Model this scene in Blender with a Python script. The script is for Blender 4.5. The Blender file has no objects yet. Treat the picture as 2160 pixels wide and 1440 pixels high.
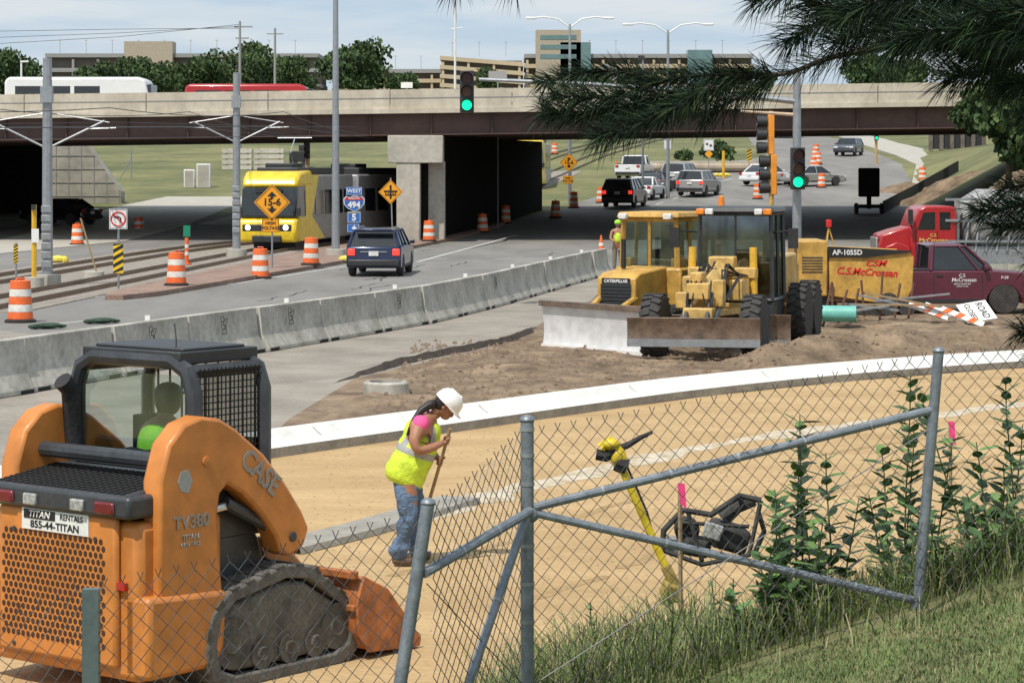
import bpy, bmesh, math, random
from mathutils import Vector, Matrix, Euler
random.seed(7)
S=bpy.context.scene; C=S.collection
F=5060.0; HC=3.6; HY=357.0
R=math.radians; rnd=random.random; uni=random.uniform
# ------------------------------------------------ terrain
TK=[(-50,0),(120,0),(130,.35),(145,1.2),(160,1.75),(185,3.1),(210,4.7),(250,6.6),(300,8.4),(400,10),(800,14),(3000,22)]
def tfar(Y):
    for (a,za),(b,zb) in zip(TK,TK[1:]):
        if Y<=b: return za+(zb-za)*(Y-a)/(b-a)
    return TK[-1][1]
def sm(t): t=max(0,min(1,t)); return t*t*(3-2*t)
def T(X,Y):
    z=tfar(Y)
    if Y<16.2:
        b=max(.05,min(3.2,.92+.305*X))
        z+=b*(1-sm((Y-11.3)/4.7)) + max(0,(11.3-Y))*.05
    if Y>78:
        z+=max(0,min(7,(X-(.165*Y+.8))*.55))*sm((Y-78)/22)*(1-sm((Y-160)/60)*.8)
    return z
def G(px,py): Y=F*HC/(py-HY); return ((px-1080)*Y/F, Y)
def XP(px,Y): return (px-1080)*Y/F
def P(px,py,Y): return Vector(((px-1080)*Y/F, Y, HC-(py-HY)*Y/F))
# ------------------------------------------------ materials
MC={}
def mat(name,col,rough=.6,metal=0,var=.15,scale=3,bump=0,bscale=30,col2=None,stretch=None,spec=.5,emit=0,coat=0,rotz=0,thr=(.35,.65)):
    if name in MC: return MC[name]
    m=bpy.data.materials.new(name); m.use_nodes=True; nt=m.node_tree; N=nt.nodes; L=nt.links
    b=N['Principled BSDF']; b.inputs['Roughness'].default_value=rough; b.inputs['Metallic'].default_value=metal
    b.inputs['Specular IOR Level'].default_value=spec
    if coat: b.inputs['Coat Weight'].default_value=coat; b.inputs['Coat Roughness'].default_value=.08
    c1=tuple(max(0,c*(1-var)) for c in col)+(1,)
    c2=(tuple(col2) if col2 else tuple(min(1,c*(1+var)) for c in col))+(1,)
    tc=N.new('ShaderNodeTexCoord'); mp=N.new('ShaderNodeMapping'); L.new(tc.outputs['Object'],mp.inputs[0])
    mp.inputs['Rotation'].default_value=(0,0,rotz)
    if stretch: mp.inputs['Scale'].default_value=stretch
    n=N.new('ShaderNodeTexNoise'); n.inputs['Scale'].default_value=scale; n.inputs['Detail'].default_value=8; n.inputs['Roughness'].default_value=.65
    L.new(mp.outputs[0],n.inputs['Vector'])
    r=N.new('ShaderNodeValToRGB'); r.color_ramp.elements[0].position=thr[0]; r.color_ramp.elements[1].position=thr[1]
    r.color_ramp.elements[0].color=c1; r.color_ramp.elements[1].color=c2
    L.new(n.outputs['Fac'],r.inputs[0])
    n2=N.new('ShaderNodeTexNoise'); n2.inputs['Scale'].default_value=bscale; n2.inputs['Detail'].default_value=4
    L.new(tc.outputs['Object'],n2.inputs['Vector'])
    mx=N.new('ShaderNodeMix'); mx.data_type='RGBA'; mx.blend_type='MULTIPLY'; mx.inputs[0].default_value=min(1,.25+var)
    r2=N.new('ShaderNodeValToRGB'); r2.color_ramp.elements[0].position=.3; r2.color_ramp.elements[1].position=.6
    r2.color_ramp.elements[0].color=(.55,.55,.55,1)
    L.new(n2.outputs['Fac'],r2.inputs[0]); L.new(r.outputs[0],mx.inputs[6]); L.new(r2.outputs[0],mx.inputs[7])
    L.new(mx.outputs[2],b.inputs['Base Color'])
    if emit:
        b.inputs['Emission Color'].default_value=tuple(col)+(1,); b.inputs['Emission Strength'].default_value=emit
    if bump:
        bp=N.new('ShaderNodeBump'); bp.inputs['Strength'].default_value=bump; bp.inputs['Distance'].default_value=.03
        L.new(n2.outputs['Fac'],bp.inputs['Height']); L.new(bp.outputs[0],b.inputs['Normal'])
    MC[name]=m; return m
def glass(name,tint,refl=.12):
    if name in MC: return MC[name]
    m=bpy.data.materials.new(name); m.use_nodes=True; nt=m.node_tree; N=nt.nodes; L=nt.links
    N.remove(N['Principled BSDF']); o=N['Material Output']
    t=N.new('ShaderNodeBsdfTransparent'); t.inputs[0].default_value=tuple(tint)+(1,)
    g=N.new('ShaderNodeBsdfGlossy'); g.inputs['Roughness'].default_value=.05; g.inputs[0].default_value=(.9,.95,1,1)
    tc=N.new('ShaderNodeTexCoord'); n=N.new('ShaderNodeTexNoise'); n.inputs['Scale'].default_value=2.5; L.new(tc.outputs['Object'],n.inputs['Vector'])
    ma=N.new('ShaderNodeMath'); ma.operation='MULTIPLY'; ma.inputs[1].default_value=refl*2; L.new(n.outputs['Fac'],ma.inputs[0])
    x=N.new('ShaderNodeMixShader'); L.new(ma.outputs[0],x.inputs[0]); L.new(t.outputs[0],x.inputs[1]); L.new(g.outputs[0],x.inputs[2]); L.new(x.outputs[0],o.inputs[0])
    MC[name]=m; return m
M_grass=mat('grass ground',(.115,.135,.045),.95,var=.25,scale=.12,bscale=1.5,col2=(.22,.21,.085),bump=.3)
M_asph=mat('asphalt',(.205,.195,.18),.9,var=.2,scale=.35,bscale=25,bump=.2,stretch=(1,.25,1),rotz=.2)
M_pave=mat('old pavement',(.28,.25,.21),.9,var=.22,scale=.5,bscale=18,bump=.2)
M_sand=mat('sand base',(.43,.285,.13),.95,var=.08,scale=.6,bscale=14,bump=.7,col2=(.52,.36,.18),stretch=(.5,1.4,1),rotz=-.75)
M_dirt=mat('brown dirt',(.17,.115,.07),.97,var=.35,scale=1.0,bscale=10,bump=1.0,col2=(.31,.225,.145))
M_conc=mat('concrete',(.42,.395,.345),.85,var=.13,scale=1.4,bscale=12,bump=.15)
M_conc2=mat('barrier concrete',(.41,.39,.335),.85,var=.25,scale=1.6,bscale=9,bump=.2,col2=(.52,.50,.44))
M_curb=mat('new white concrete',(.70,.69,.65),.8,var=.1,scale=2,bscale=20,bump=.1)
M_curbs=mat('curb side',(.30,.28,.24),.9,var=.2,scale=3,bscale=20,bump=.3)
M_dust=mat('pale dust',(.45,.35,.21),.95,var=.1,scale=3,bscale=12,bump=.6,col2=(.60,.54,.43))
M_brick=mat('median brick',(.27,.18,.14),.9,var=.2,scale=1,bscale=8,bump=.2)
M_balla=mat('ballast',(.29,.255,.215),.95,var=.3,scale=5,bscale=12,bump=1)
M_steel=mat('galvanised steel',(.36,.38,.40),.45,.6,var=.12,scale=6)
M_fence=mat('fence steel',(.22,.25,.28),.5,.4,var=.22,scale=14,bscale=60)
M_wire=mat('fence wire',(.085,.085,.09),.5,.3,var=.2,scale=20)
M_rail=mat('rail steel',(.20,.14,.10),.4,.7,var=.2)
M_beam=mat('brown girder',(.095,.052,.042),.6,var=.15,scale=.4,bscale=3)
M_para=mat('parapet concrete',(.52,.46,.36),.85,var=.12,scale=.5,bscale=3,col2=(.64,.58,.47),stretch=(1,1,.25))
M_pier=mat('pier concrete',(.46,.43,.37),.85,var=.15,scale=.6,bscale=4)
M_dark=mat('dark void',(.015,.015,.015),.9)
M_black=mat('black rubber',(.022,.022,.024),.75,var=.25,scale=6,bump=.2)
M_tyre=mat('dusty tyre',(.05,.047,.045),.9,var=.35,scale=5,bscale=25,bump=.3)
M_bpl=mat('black plastic',(.03,.032,.035),.5,var=.15)
M_dgrey=mat('dark grey paint',(.05,.055,.062),.4,.1,var=.25,scale=4)
M_chrome=mat('bright rim',(.5,.5,.5),.3,.8,var=.1)
M_white=mat('white paint',(.78,.78,.76),.5,var=.05)
M_linew=mat('road line paint',(.55,.55,.52),.8,var=.2,scale=4)
M_yel=mat('machine yellow',(.56,.33,.07),.5,var=.25,scale=2.5,bscale=9,coat=.05)
M_yel2=mat('grader yellow',(.60,.39,.12),.5,var=.25,scale=2.5,bscale=9,coat=.05)
M_org=mat('loader orange',(.60,.215,.045),.45,var=.16,scale=1.8,bscale=6,coat=.08)
M_orgd=mat('worn orange',(.42,.14,.04),.6,var=.4,scale=5,bscale=12)
M_dorg=mat('drum orange',(.82,.15,.03),.5,var=.14,scale=5)
M_dwht=mat('drum white',(.72,.69,.63),.45,var=.16,scale=5)
M_syel=mat('sign yellow orange',(.85,.36,.015),.5,var=.05)
M_sblk=mat('sign black',(.015,.015,.015),.6)
M_sblu=mat('sign blue',(.03,.14,.45),.5,var=.05)
M_sred=mat('sign red',(.60,.02,.02),.5,var=.05)
M_sgrn=mat('sign green',(.01,.22,.12),.5,var=.05)
M_red=mat('truck red',(.40,.015,.02),.3,coat=.4,var=.08)
M_maroon=mat('maroon paint',(.11,.02,.04),.3,coat=.4,var=.1)
M_navy=mat('navy paint',(.016,.026,.075),.22,.3,coat=.6,var=.08)
M_blk=mat('black paint',(.02,.015,.018),.25,coat=.5)
M_silver=mat('silver paint',(.42,.42,.41),.3,.4,coat=.3,var=.05)
M_wcar=mat('white car paint',(.72,.73,.73),.3,coat=.4,var=.03)
M_bcar=mat('slate paint',(.06,.075,.10),.3,coat=.4)
M_cyan=mat('bus blue',(.03,.22,.42),.35,coat=.3)
M_gls=mat('tinted window',(.018,.022,.026),.07,var=.3,scale=2,spec=.8)
M_gcl=glass('cab glass',(.62,.70,.70),.16)
M_gcd=glass('dark cab glass',(.42,.48,.46),.16)
M_tail=mat('tail lamp red',(.5,.01,.01),.25,spec=.8)
M_taild=mat('dark tail lamp',(.16,.008,.012),.25,spec=.8)
M_taile=mat('lit brake lamp',(.9,.05,.03),.3,emit=1.0)
M_amber=mat('amber lens',(.85,.25,.02),.3)
M_lamp=mat('clear lens',(.75,.75,.72),.2,spec=.8)
M_lampg=mat('grey clear lens',(.38,.38,.37),.15,spec=.9,var=.3,scale=30)
M_green=mat('green signal lens',(.0,.85,.35),.3,emit=1.6)
M_rlens=mat('dark red lens',(.10,.012,.01),.3)
M_alens=mat('dark amber lens',(.14,.05,.01),.3)
M_vest=mat('hi vis yellow',(.60,.78,.05),.7,var=.14,scale=9,bscale=22,bump=.5)
M_vestg=mat('hi vis green',(.40,.85,.06),.7,var=.1,scale=12)
M_refl=mat('silver tape',(.36,.37,.36),.5,0,var=.1)
M_skin=mat('skin',(.36,.17,.10),.55,var=.1,scale=8)
M_hair=mat('dark hair',(.018,.013,.012),.5,var=.3,scale=20)
M_pink=mat('pink shirt',(.80,.10,.30),.8,var=.1)
M_jean=mat('blue jeans',(.11,.17,.27),.9,var=.35,scale=9,bscale=30,bump=.8)
M_boot=mat('boot leather',(.12,.08,.05),.8)
M_wood=mat('wood',(.34,.24,.13),.8,var=.25,scale=8,stretch=(6,6,.6))
M_bark=mat('bark',(.07,.05,.04),.95,var=.3,scale=12,bump=.8)
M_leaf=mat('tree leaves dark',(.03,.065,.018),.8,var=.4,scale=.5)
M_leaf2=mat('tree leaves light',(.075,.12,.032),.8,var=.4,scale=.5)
M_pl1=mat('shrub leaf',(.055,.12,.03),.5,var=.35,scale=9)
M_pl2=mat('shrub leaf light',(.13,.23,.06),.5,var=.3,scale=9)
M_need=mat('pine needles',(.011,.024,.012),.8,var=.4,scale=6,spec=.2)
M_need2=mat('pine needles light',(.035,.065,.025),.8,var=.4,scale=6,spec=.2)
M_gr1=mat('tall grass blades',(.12,.17,.045),.8,var=.4,scale=3)
M_gr2=mat('dry grass blades',(.30,.27,.14),.8,var=.3,scale=3)
M_gr3=mat('lawn blades',(.13,.19,.06),.8,var=.4,scale=2)
M_ramp=mat('parking beige',(.54,.44,.30),.85,var=.08,scale=.05)
M_grey=mat('building grey',(.30,.30,.30),.85,var=.08,scale=.05)
M_bgl=mat('greenish glass wall',(.14,.23,.24),.2,var=.15,scale=.2)
M_blade=mat('worn blade steel',(.22,.16,.12),.4,.4,var=.35,scale=4,bscale=14)
M_bladew=mat('polished pale blade',(.74,.74,.74),.35,.1,var=.07,scale=2,bscale=4)
M_teal=mat('teal pipe',(.16,.50,.43),.5)
M_brown=mat('rusty steel',(.16,.08,.05),.8,var=.3)
M_toolY=mat('tool yellow',(.66,.48,.02),.5,var=.2,scale=8)
M_flag=mat('pink flag',(.95,.06,.25),.7)
# ------------------------------------------------ mesh builder
class MB:
    def __init__(s): s.v=[];s.f=[];s.mi=[];s.m=0;s.M=Matrix.Identity(4)
    def add(s,vs,fs):
        n=len(s.v); s.v+=[tuple(s.M@Vector(v)) for v in vs]
        for f in fs: s.f.append([n+i for i in f]); s.mi.append(s.m)
        return s
    def box(s,c,d,r=None,top=(1,1)):
        hx,hy,hz=d[0]/2,d[1]/2,d[2]/2; vs=[]
        for z,kx,ky in ((-hz,1,1),(hz,top[0],top[1])):
            for x,y in ((-hx,-hy),(hx,-hy),(hx,hy),(-hx,hy)): vs.append(Vector((x*kx,y*ky,z)))
        if r: E=Euler(r).to_matrix(); vs=[E@v for v in vs]
        c=Vector(c)
        return s.add([v+c for v in vs],[(3,2,1,0),(4,5,6,7),(0,1,5,4),(1,2,6,5),(2,3,7,6),(3,0,4,7)])
    def hexa(s,b,t): return s.add(list(b)+list(t),[(3,2,1,0),(4,5,6,7),(0,1,5,4),(1,2,6,5),(2,3,7,6),(3,0,4,7)])
    def prism(s,poly,a,b,axis='x'):
        def mk(p,w): return (w,p[0],p[1]) if axis=='x' else ((p[0],w,p[1]) if axis=='y' else (p[0],p[1],w))
        n=len(poly); vs=[mk(p,a) for p in poly]+[mk(p,b) for p in poly]
        return s.add(vs,[list(range(n))[::-1],list(range(n,2*n))]+[(i,(i+1)%n,n+(i+1)%n,n+i) for i in range(n)])
    def ring(s,outer,inner,a,b):
        n=len(outer); vs=[(a,p[0],p[1]) for p in outer]+[(b,p[0],p[1]) for p in outer]+[(a,p[0],p[1]) for p in inner]+[(b,p[0],p[1]) for p in inner]
        fs=[]
        for i in range(n):
            j=(i+1)%n; fs+=[(i,j,n+j,n+i),(2*n+i,3*n+i,3*n+j,2*n+j),(i,2*n+i,2*n+j,j),(n+i,n+j,3*n+j,3*n+i)]
        return s.add(vs,fs)
    def tube(s,pts,r,n=8,r1=None,cap=True):
        pts=[Vector(p) for p in pts]; k=len(pts); vs=[]; up=None
        for i,p in enumerate(pts):
            d=(pts[min(i+1,k-1)]-pts[max(i-1,0)])
            if d.length<1e-9: d=Vector((0,0,1))
            d.normalize()
            if up is None: up=Vector((0,0,1)) if abs(d.z)<.9 else Vector((1,0,0))
            a=d.cross(up)
            if a.length<1e-4: a=d.cross(Vector((1,.3,.1)))
            a.normalize(); b=a.cross(d).normalized(); up=b
            rr=r if r1 is None else r+(r1-r)*i/(k-1)
            for j in range(n): t=2*math.pi*j/n; vs.append(p+a*rr*math.cos(t)+b*rr*math.sin(t))
        fs=[(i*n+j,i*n+(j+1)%n,(i+1)*n+(j+1)%n,(i+1)*n+j) for i in range(k-1) for j in range(n)]
        if cap: fs+=[list(range(n))[::-1],list(range((k-1)*n,k*n))]
        return s.add(vs,fs)
    def lathe(s,prof,c=(0,0,0),axis='z',n=20):
        vs=[];k=len(prof)
        for r,h in prof:
            for j in range(n):
                t=2*math.pi*j/n; x,y=r*math.cos(t),r*math.sin(t)
                v=(x,y,h) if axis=='z' else ((h,x,y) if axis=='x' else (x,h,y))
                vs.append((v[0]+c[0],v[1]+c[1],v[2]+c[2]))
        fs=[(i*n+j,i*n+(j+1)%n,(i+1)*n+(j+1)%n,(i+1)*n+j) for i in range(k-1) for j in range(n)]
        fs+=[list(range(n))[::-1],list(range((k-1)*n,k*n))]
        return s.add(vs,fs)
    def sph(s,c,r,n=12,k=8,sc=(1,1,1)):
        prof=[(max(1e-4,r*math.sin(math.pi*i/k)),-r*math.cos(math.pi*i/k)) for i in range(k+1)]
        m=MB(); m.lathe(prof,n=n)
        return s.add([(v[0]*sc[0]+c[0],v[1]*sc[1]+c[1],v[2]*sc[2]+c[2]) for v in m.v],m.f)
    def build(s,name,mats,parent=None,bevel=0,ang=35,smooth=True):
        me=bpy.data.meshes.new(name); me.from_pydata(s.v,[],s.f)
        if not isinstance(mats,(list,tuple)): mats=[mats]
        for m in mats: me.materials.append(m)
        if len(mats)>1: me.polygons.foreach_set('material_index',s.mi)
        bm=bmesh.new(); bm.from_mesh(me); bmesh.ops.recalc_face_normals(bm,faces=bm.faces); bm.to_mesh(me); bm.free()
        if smooth:
            me.polygons.foreach_set('use_smooth',[True]*len(me.polygons)); me.set_sharp_from_angle(angle=R(ang))
        me.update(); o=bpy.data.objects.new(name,me); C.objects.link(o)
        if parent: o.parent=parent
        if bevel:
            b=o.modifiers.new('bevel','BEVEL'); b.width=bevel; b.segments=2; b.limit_method='ANGLE'; b.angle_limit=R(40)
        return o
def thing(name,label,cat,loc=(0,0,0),rz=0,group=None):
    o=bpy.data.objects.new(name,None); C.objects.link(o); o.location=loc; o.rotation_euler=(0,0,rz); o.empty_display_size=.2
    o['label']=label; o['category']=cat
    if group: o['group']=group
    return o
def tag(o,label,cat,group=None,kind=None):
    o['label']=label; o['category']=cat
    if group: o['group']=group
    if kind: o['kind']=kind
    return o
def struct(o): o['kind']='structure'; return o
def dup(root,loc,rz=0,label=None,scale=None):
    r=root.copy(); C.objects.link(r); r.location=loc; r.rotation_euler=(0,0,rz)
    if label: r['label']=label
    if scale: r.scale=(scale,)*3
    for ch in list(root.children):
        c=ch.copy(); C.objects.link(c); c.parent=r
        for g in list(ch.children):
            d=g.copy(); C.objects.link(d); d.parent=c
    return r
RX=Matrix.Rotation(R(90),4,'X')
def face(loc,rz=0): return Matrix.Translation(loc)@Matrix.Rotation(rz,4,'Z')@RX
def text(s,size,Mx,m,parent,name='lettering',off=0,sx=1,shear=0,ext=.002):
    cu=bpy.data.curves.new('t','FONT'); cu.body=s; cu.size=size; cu.align_x='CENTER'; cu.align_y='CENTER'; cu.extrude=ext; cu.offset=off*size; cu.shear=shear; cu.resolution_u=3
    t=bpy.data.objects.new('t',cu); C.objects.link(t); bpy.context.view_layer.update()
    me=bpy.data.meshes.new_from_object(t.evaluated_get(bpy.context.evaluated_depsgraph_get()))
    bpy.data.objects.remove(t); bpy.data.curves.remove(cu)
    me.transform(Mx@Matrix.Scale(sx,4,(1,0,0))); me.materials.clear(); me.materials.append(m)
    o=bpy.data.objects.new(name,me); C.objects.link(o); o.parent=parent; return o
# ------------------------------------------------ ground sheets
def frange(a,b,s):
    r=[];x=a
    while x<b-1e-6: r.append(round(x,4)); x+=s
    return r
xs=[-2500,-1200,-600,-300,-150,-80,-50,-35,-25,-18,-12,-9]+frange(-7,8,.4)+frange(8,60,1.5)+[60,80,120,200,400,900,2500]
ys=frange(-6,17.2,.4)+[18,20,25,30,40,50,60,70]+frange(78,120,3)+[120,125,130,137,145,152,160,172,185,197,210,230,250,275,300,350,400,600,800,1500,3000]
mb=MB(); n=len(xs); vs=[(x,y,T(x,y)) for y in ys for x in xs]
mb.add(vs,[(j*n+i,j*n+i+1,(j+1)*n+i+1,(j+1)*n+i) for j in range(len(ys)-1) for i in range(n-1)])
struct(mb.build('ground',M_grass))
def lerp_rows(rows,extra=()):
    Ys=sorted(set([r[0] for r in rows]+[k for k,_ in TK if rows[0][0]<k<rows[-1][0]]+list(extra)))
    out=[]
    for Y in Ys:
        for a,b in zip(rows,rows[1:]):
            if a[0]<=Y<=b[0]:
                t=(Y-a[0])/(b[0]-a[0]); out.append((Y,a[1]+(b[1]-a[1])*t,a[2]+(b[2]-a[2])*t)); break
    return out
def strip(name,rows,m,off,thick=0,parent=None):
    rows=lerp_rows(rows); mb=MB()
    for (Y0,a0,b0),(Y1,a1,b1) in zip(rows,rows[1:]):
        z0,z1=tfar(Y0)+off,tfar(Y1)+off
        mb.add([(a0,Y0,z0),(b0,Y0,z0),(b1,Y1,z1),(a1,Y1,z1)],[(0,1,2,3)])
        if thick:
            mb.add([(a0,Y0,z0),(a0,Y0,z0-thick),(a1,Y1,z1-thick),(a1,Y1,z1)],[(0,1,2,3)])
            mb.add([(b0,Y0,z0),(b0,Y0,z0-thick),(b1,Y1,z1-thick),(b1,Y1,z1)],[(0,1,2,3)])
    if thick:
        Y0,a0,b0=rows[0]; z=tfar(Y0)+off; mb.add([(a0,Y0,z),(b0,Y0,z),(b0,Y0,z-thick),(a0,Y0,z-thick)],[(0,1,2,3)])
    return struct(mb.build(name,m,parent,smooth=False))
def interp(tab,Y):
    if Y<=tab[0][0]: return tab[0][1]
    for a,b in zip(tab,tab[1:]):
        if Y<=b[0]: return a[1]+(b[1]-a[1])*(Y-a[0])/(b[0]-a[0])
    return tab[-1][1]
curbT=[(16,-11.5),(22,-8.2),(25.9,-5.7),(29.7,-3.11),(33.2,-.53),(36,1.5),(38.1,3.16),(40.6,5.6),(43.1,8.7),(45,12),(46,16),(47,25)]
barT=[(30,-11.0),(38.1,-8.13),(47.3,-5.05),(54.7,-2.49),(60,-1.2),(67.2,.27),(75,1.75),(84,3.5)]
dedT=[(16,-11.5),(22,-8.2),(25.9,-5.7),(29.7,-3.3),(34.5,-3.2),(41.1,-2.7),(50.2,0.1),(58,.9),(66,2.2),(75,3.0),(84,4.2)]
strip('asphalt_road',[(30,-60,-10.5),(38,-60,-8.1),(54,-60,-2.4),(60,-60,4),(80,-60,11),(119,-60,19),(120,-60,19.4),(133,-40,22)],M_asph,.004)
strip('asphalt_road',[(133,-1.0,22),(145,3.0,24),(160,5.5,26.5),(175,8.5,29),(190,11.3,32),(200,17,32.4),(210,22.4,32.6),(240,24,33.7),(300,29,37),(400,38,47)],M_asph,.004)
strip('old_pavement',[(Y,interp(barT,Y),interp(dedT,Y)) for Y in sorted(set([30,34.5,38.1,41.1,47.3,50.2,54.7,58,60,66,67.2,75,84]))],M_pave,.012)
strip('old_pavement',[(16,-30,-11.6),(22,-30,-8.3),(25.9,-20,-5.8),(30,-14,-3.2)],M_pave,.010)
strip('dirt_ground',[(Y,interp(dedT,Y),interp(curbT,Y)) for Y in [29.75,33.2,34.5,36,38.1,40.6,41.1,43.1,45,46,47]]+[(50.2,0.1,16),(58,.9,16),(66,2.2,16),(75,3.0,12),(84,4.2,13),(100,9,15)],M_dirt,.016)
strip('sand_base',[(Y,interp(curbT,Y),28) for Y in [16,22,25.9,29.7,33.2,36,38.1,40.6,43.1,45,46,47]],M_sand,.006)
def relief(name,x0,x1,y0,y1,hf,m,res=.25,off=0):
    mb=MB(); xs=frange(x0,x1,res)+[x1]; yy=frange(y0,y1,res)+[y1]; n=len(xs)
    mb.add([(x,y,hf(x,y)) for y in yy for x in xs],[(j*n+i,j*n+i+1,(j+1)*n+i+1,(j+1)*n+i) for j in range(len(yy)-1) for i in range(n-1)])
    return mb.build(name,m)
from mathutils import noise as NZ
def nz(x,y,s=1.0): return NZ.noise(Vector((x*s,y*s,.3)))
def invcurb(x):
    for (y0,x0),(y1,x1) in zip(curbT,curbT[1:]):
        if x<=x1: return y0+(y1-y0)*(x-x0)/(x1-x0)
    return 47
def dirtH(x,y):
    ede=interp(dedT,y)+.25+.25*nz(x,y,.8); yc=invcurb(x)+.75
    e=min(sm((x-ede)/.6),sm((y-yc)/.6),sm((17-x)/1.5),sm((60-y)/3))
    h=.06+.08*nz(x,y,.5)+.06*nz(x,y,1.7)+.06*nz(x+9,y,4)
    h+=.44*math.exp(-((y-(yc+3.0))/1.1)**2)*sm((x-3.7)/1.2)*(.75+.6*nz(x,3,1.1)+.5*nz(x,y,2.3))
    h+=.10*math.exp(-((y-yc-.5)/.7)**2)*(.6+nz(x,1,1.5))
    return -.05+e*(.07+max(0,h))
struct(relief('dirt_ground',-3.4,17.5,30.5,60.5,dirtH,M_dirt,.16))
dl=[G(620,1170),G(830,1115),G(1000,1062),G(1250,1000),G(1500,945),G(1800,900),G(2100,862),G(2250,850)]
def sweep(path,prof,z0=0):
    mb=MB(); k=len(prof); vs=[]
    for i,p in enumerate(path):
        a=path[max(i-1,0)]; b=path[min(i+1,len(path)-1)]; d=Vector((b[0]-a[0],b[1]-a[1])).normalized()
        for o,z in prof: vs.append((p[0]+d.y*o,p[1]-d.x*o,z0+z+tfar(p[1])))
    mb.add(vs,[(i*k+j,i*k+j+1,(i+1)*k+j+1,(i+1)*k+j) for i in range(len(path)-1) for j in range(k-1)])
    return mb
def dens(path,n=6):
    out=[];P4=[Vector(p) for p in path]
    for i in range(len(P4)-1):
        p0=P4[max(i-1,0)];p1=P4[i];p2=P4[i+1];p3=P4[min(i+2,len(P4)-1)]
        for j in range(n):
            t=j/n; out.append(.5*((2*p1)+(-p0+p2)*t+(2*p0-5*p1+4*p2-p3)*t*t+(-p0+3*p1-3*p2+p3)*t**3))
    out.append(P4[-1]); return out
struct(sweep(dens(dl[:3]),[(-.42,0.01),(-.4,.07),(.06,.07),(.08,.012)]).build('concrete_strip',M_curbs))
q=MB(); dd=dens(dl,14); k=7; vs=[]
for i,p in enumerate(dd):
    a=dd[max(i-1,0)]; b=dd[min(i+1,len(dd)-1)]; d=(b-a).normalized()
    w0=.32+.22*nz(i*.35,2); w1=.14+.22*nz(i*.35,9)
    for j in range(k): o=-w0+(w0+w1)*j/(k-1); vs.append((p.x+d.y*o,p.y-d.x*o,.008+(.02+.02*nz(i*.5,j))*math.sin(math.pi*j/(k-1))))
q.add(vs,[(i*k+j,i*k+j+1,(i+1)*k+j+1,(i+1)*k+j) for i in range(12,len(dd)-1) for j in range(k-1)]); struct(q.build('dusty_strip',M_dust))
mtr=mat('tracked sand',(.36,.24,.11),.95,var=.12,scale=3,bscale=16,bump=1)
for off in (1.6,3.4,6.6,9.0):
    pts=[Vector((p.x+off*.62+uni(-.05,.05),p.y-off*.75)) for p in dd]
    pts=[p for p in pts if p.y>17]
    q=sweep([tuple(p) for p in pts],[(-.06,.0085),(.06,.0085)])
    q.f=[f for i,f in enumerate(q.f) if nz(i*.13,off)>.02]; q.mi=q.mi[:len(q.f)]
    struct(q.build('wheel_track',mtr,smooth=False))
cp=dens([(x,y) for y,x in curbT[1:]],8)
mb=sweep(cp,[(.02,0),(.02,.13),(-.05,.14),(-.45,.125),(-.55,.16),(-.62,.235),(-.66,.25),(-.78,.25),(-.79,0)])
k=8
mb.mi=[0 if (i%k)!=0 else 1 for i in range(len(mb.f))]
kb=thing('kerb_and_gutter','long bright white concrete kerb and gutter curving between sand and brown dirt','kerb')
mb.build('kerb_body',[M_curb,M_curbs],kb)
q=MB(); s_=0
for a,b in zip(cp,cp[1:]):
    s_+=(b-a).length
    if s_>3.4:
        s_=0; d=(b-a).normalized(); nrm=Vector((d.y,-d.x)); c=a
        for (o0,z0),(o1,z1) in (((.022,.0),(.022,.13)),((-.45,.1265),(-.62,.2365))):
            p0=c+nrm*o0; p1=c+nrm*o1; w=d*.006
            q.add([(p0.x-w.x,p0.y-w.y,z0),(p0.x+w.x,p0.y+w.y,z0),(p1.x+w.x,p1.y+w.y,z1),(p1.x-w.x,p1.y-w.y,z1)],[(0,1,2,3)])
jo=q.build('contraction_joint',M_curbs,kb,smooth=False); jo['kind']='stuff'
q=MB(); pe=dens([G(700,810),G(800,782),G(900,757),G(1000,737),G(1085,717),G(1130,690)],8); vs=[]
for i,p in enumerate(pe):
    jx=.10*nz(i*.9,4); tp_=sm(i/10)*sm((len(pe)-1-i)/6); vs+=[(p[0]+jx,p[1],.013+tp_*(.12+.03*nz(i,7))),(p[0]+.10+jx,p[1]-.04,.0),(p[0]-.5+jx,p[1]+.35,.0125)]
q.add(vs,[(i*3,i*3+1,(i+1)*3+1,(i+1)*3) for i in range(len(pe)-1)]); q.m=1
q.add(vs,[(i*3,i*3+2,(i+1)*3+2,(i+1)*3) for i in range(len(pe)-1)])
struct(q.build('broken_pavement_edge',[mat('cut edge',(.06,.045,.035),.95,var=.4,scale=6),M_pave]))
trk=[(50,-14.6),(60,-13.9),(73,-12.9),(90,-11.7),(105,-10.5),(117,-8.6),(128.5,-5.9),(148,-2.6),(160,-.8),(190,4),(230,11),(300,24)]
strip('ballast_bed',[(Y,x-6.0,x+1.6) for Y,x in trk if Y>=60 and Y<200],M_balla,.03,.03)
for dx in (0,-3.9):
    for g in (-.72,.72):
        pts=dens([(x+dx+g,Y) for Y,x in trk],5)
        struct(sweep([tuple(p) for p in pts],[(-.04,.03),(-.04,.16),(.04,.16),(.04,.03)]).build('rail',M_rail))
strip('brick_median',[(66,-11.2,-10.7),(68,-11.4,-10.0),(73,-11.1,-9.2),(90,-9.8,-6.6),(105,-8.7,-4.9),(118,-6.6,-3.4),(133,-3.2,-.4)],M_brick,.14,.14)
strip('concrete_path',[(100,-30,-22),(118,-26,-19.5),(133,-25,-18),(150,-24,-17),(160,-23,-15)],M_conc,.03,.03)
strip('concrete_path',[(133,-17.5,-13),(160,-12,-9),(200,-6,-3)],M_conc,.03,.03)
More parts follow.
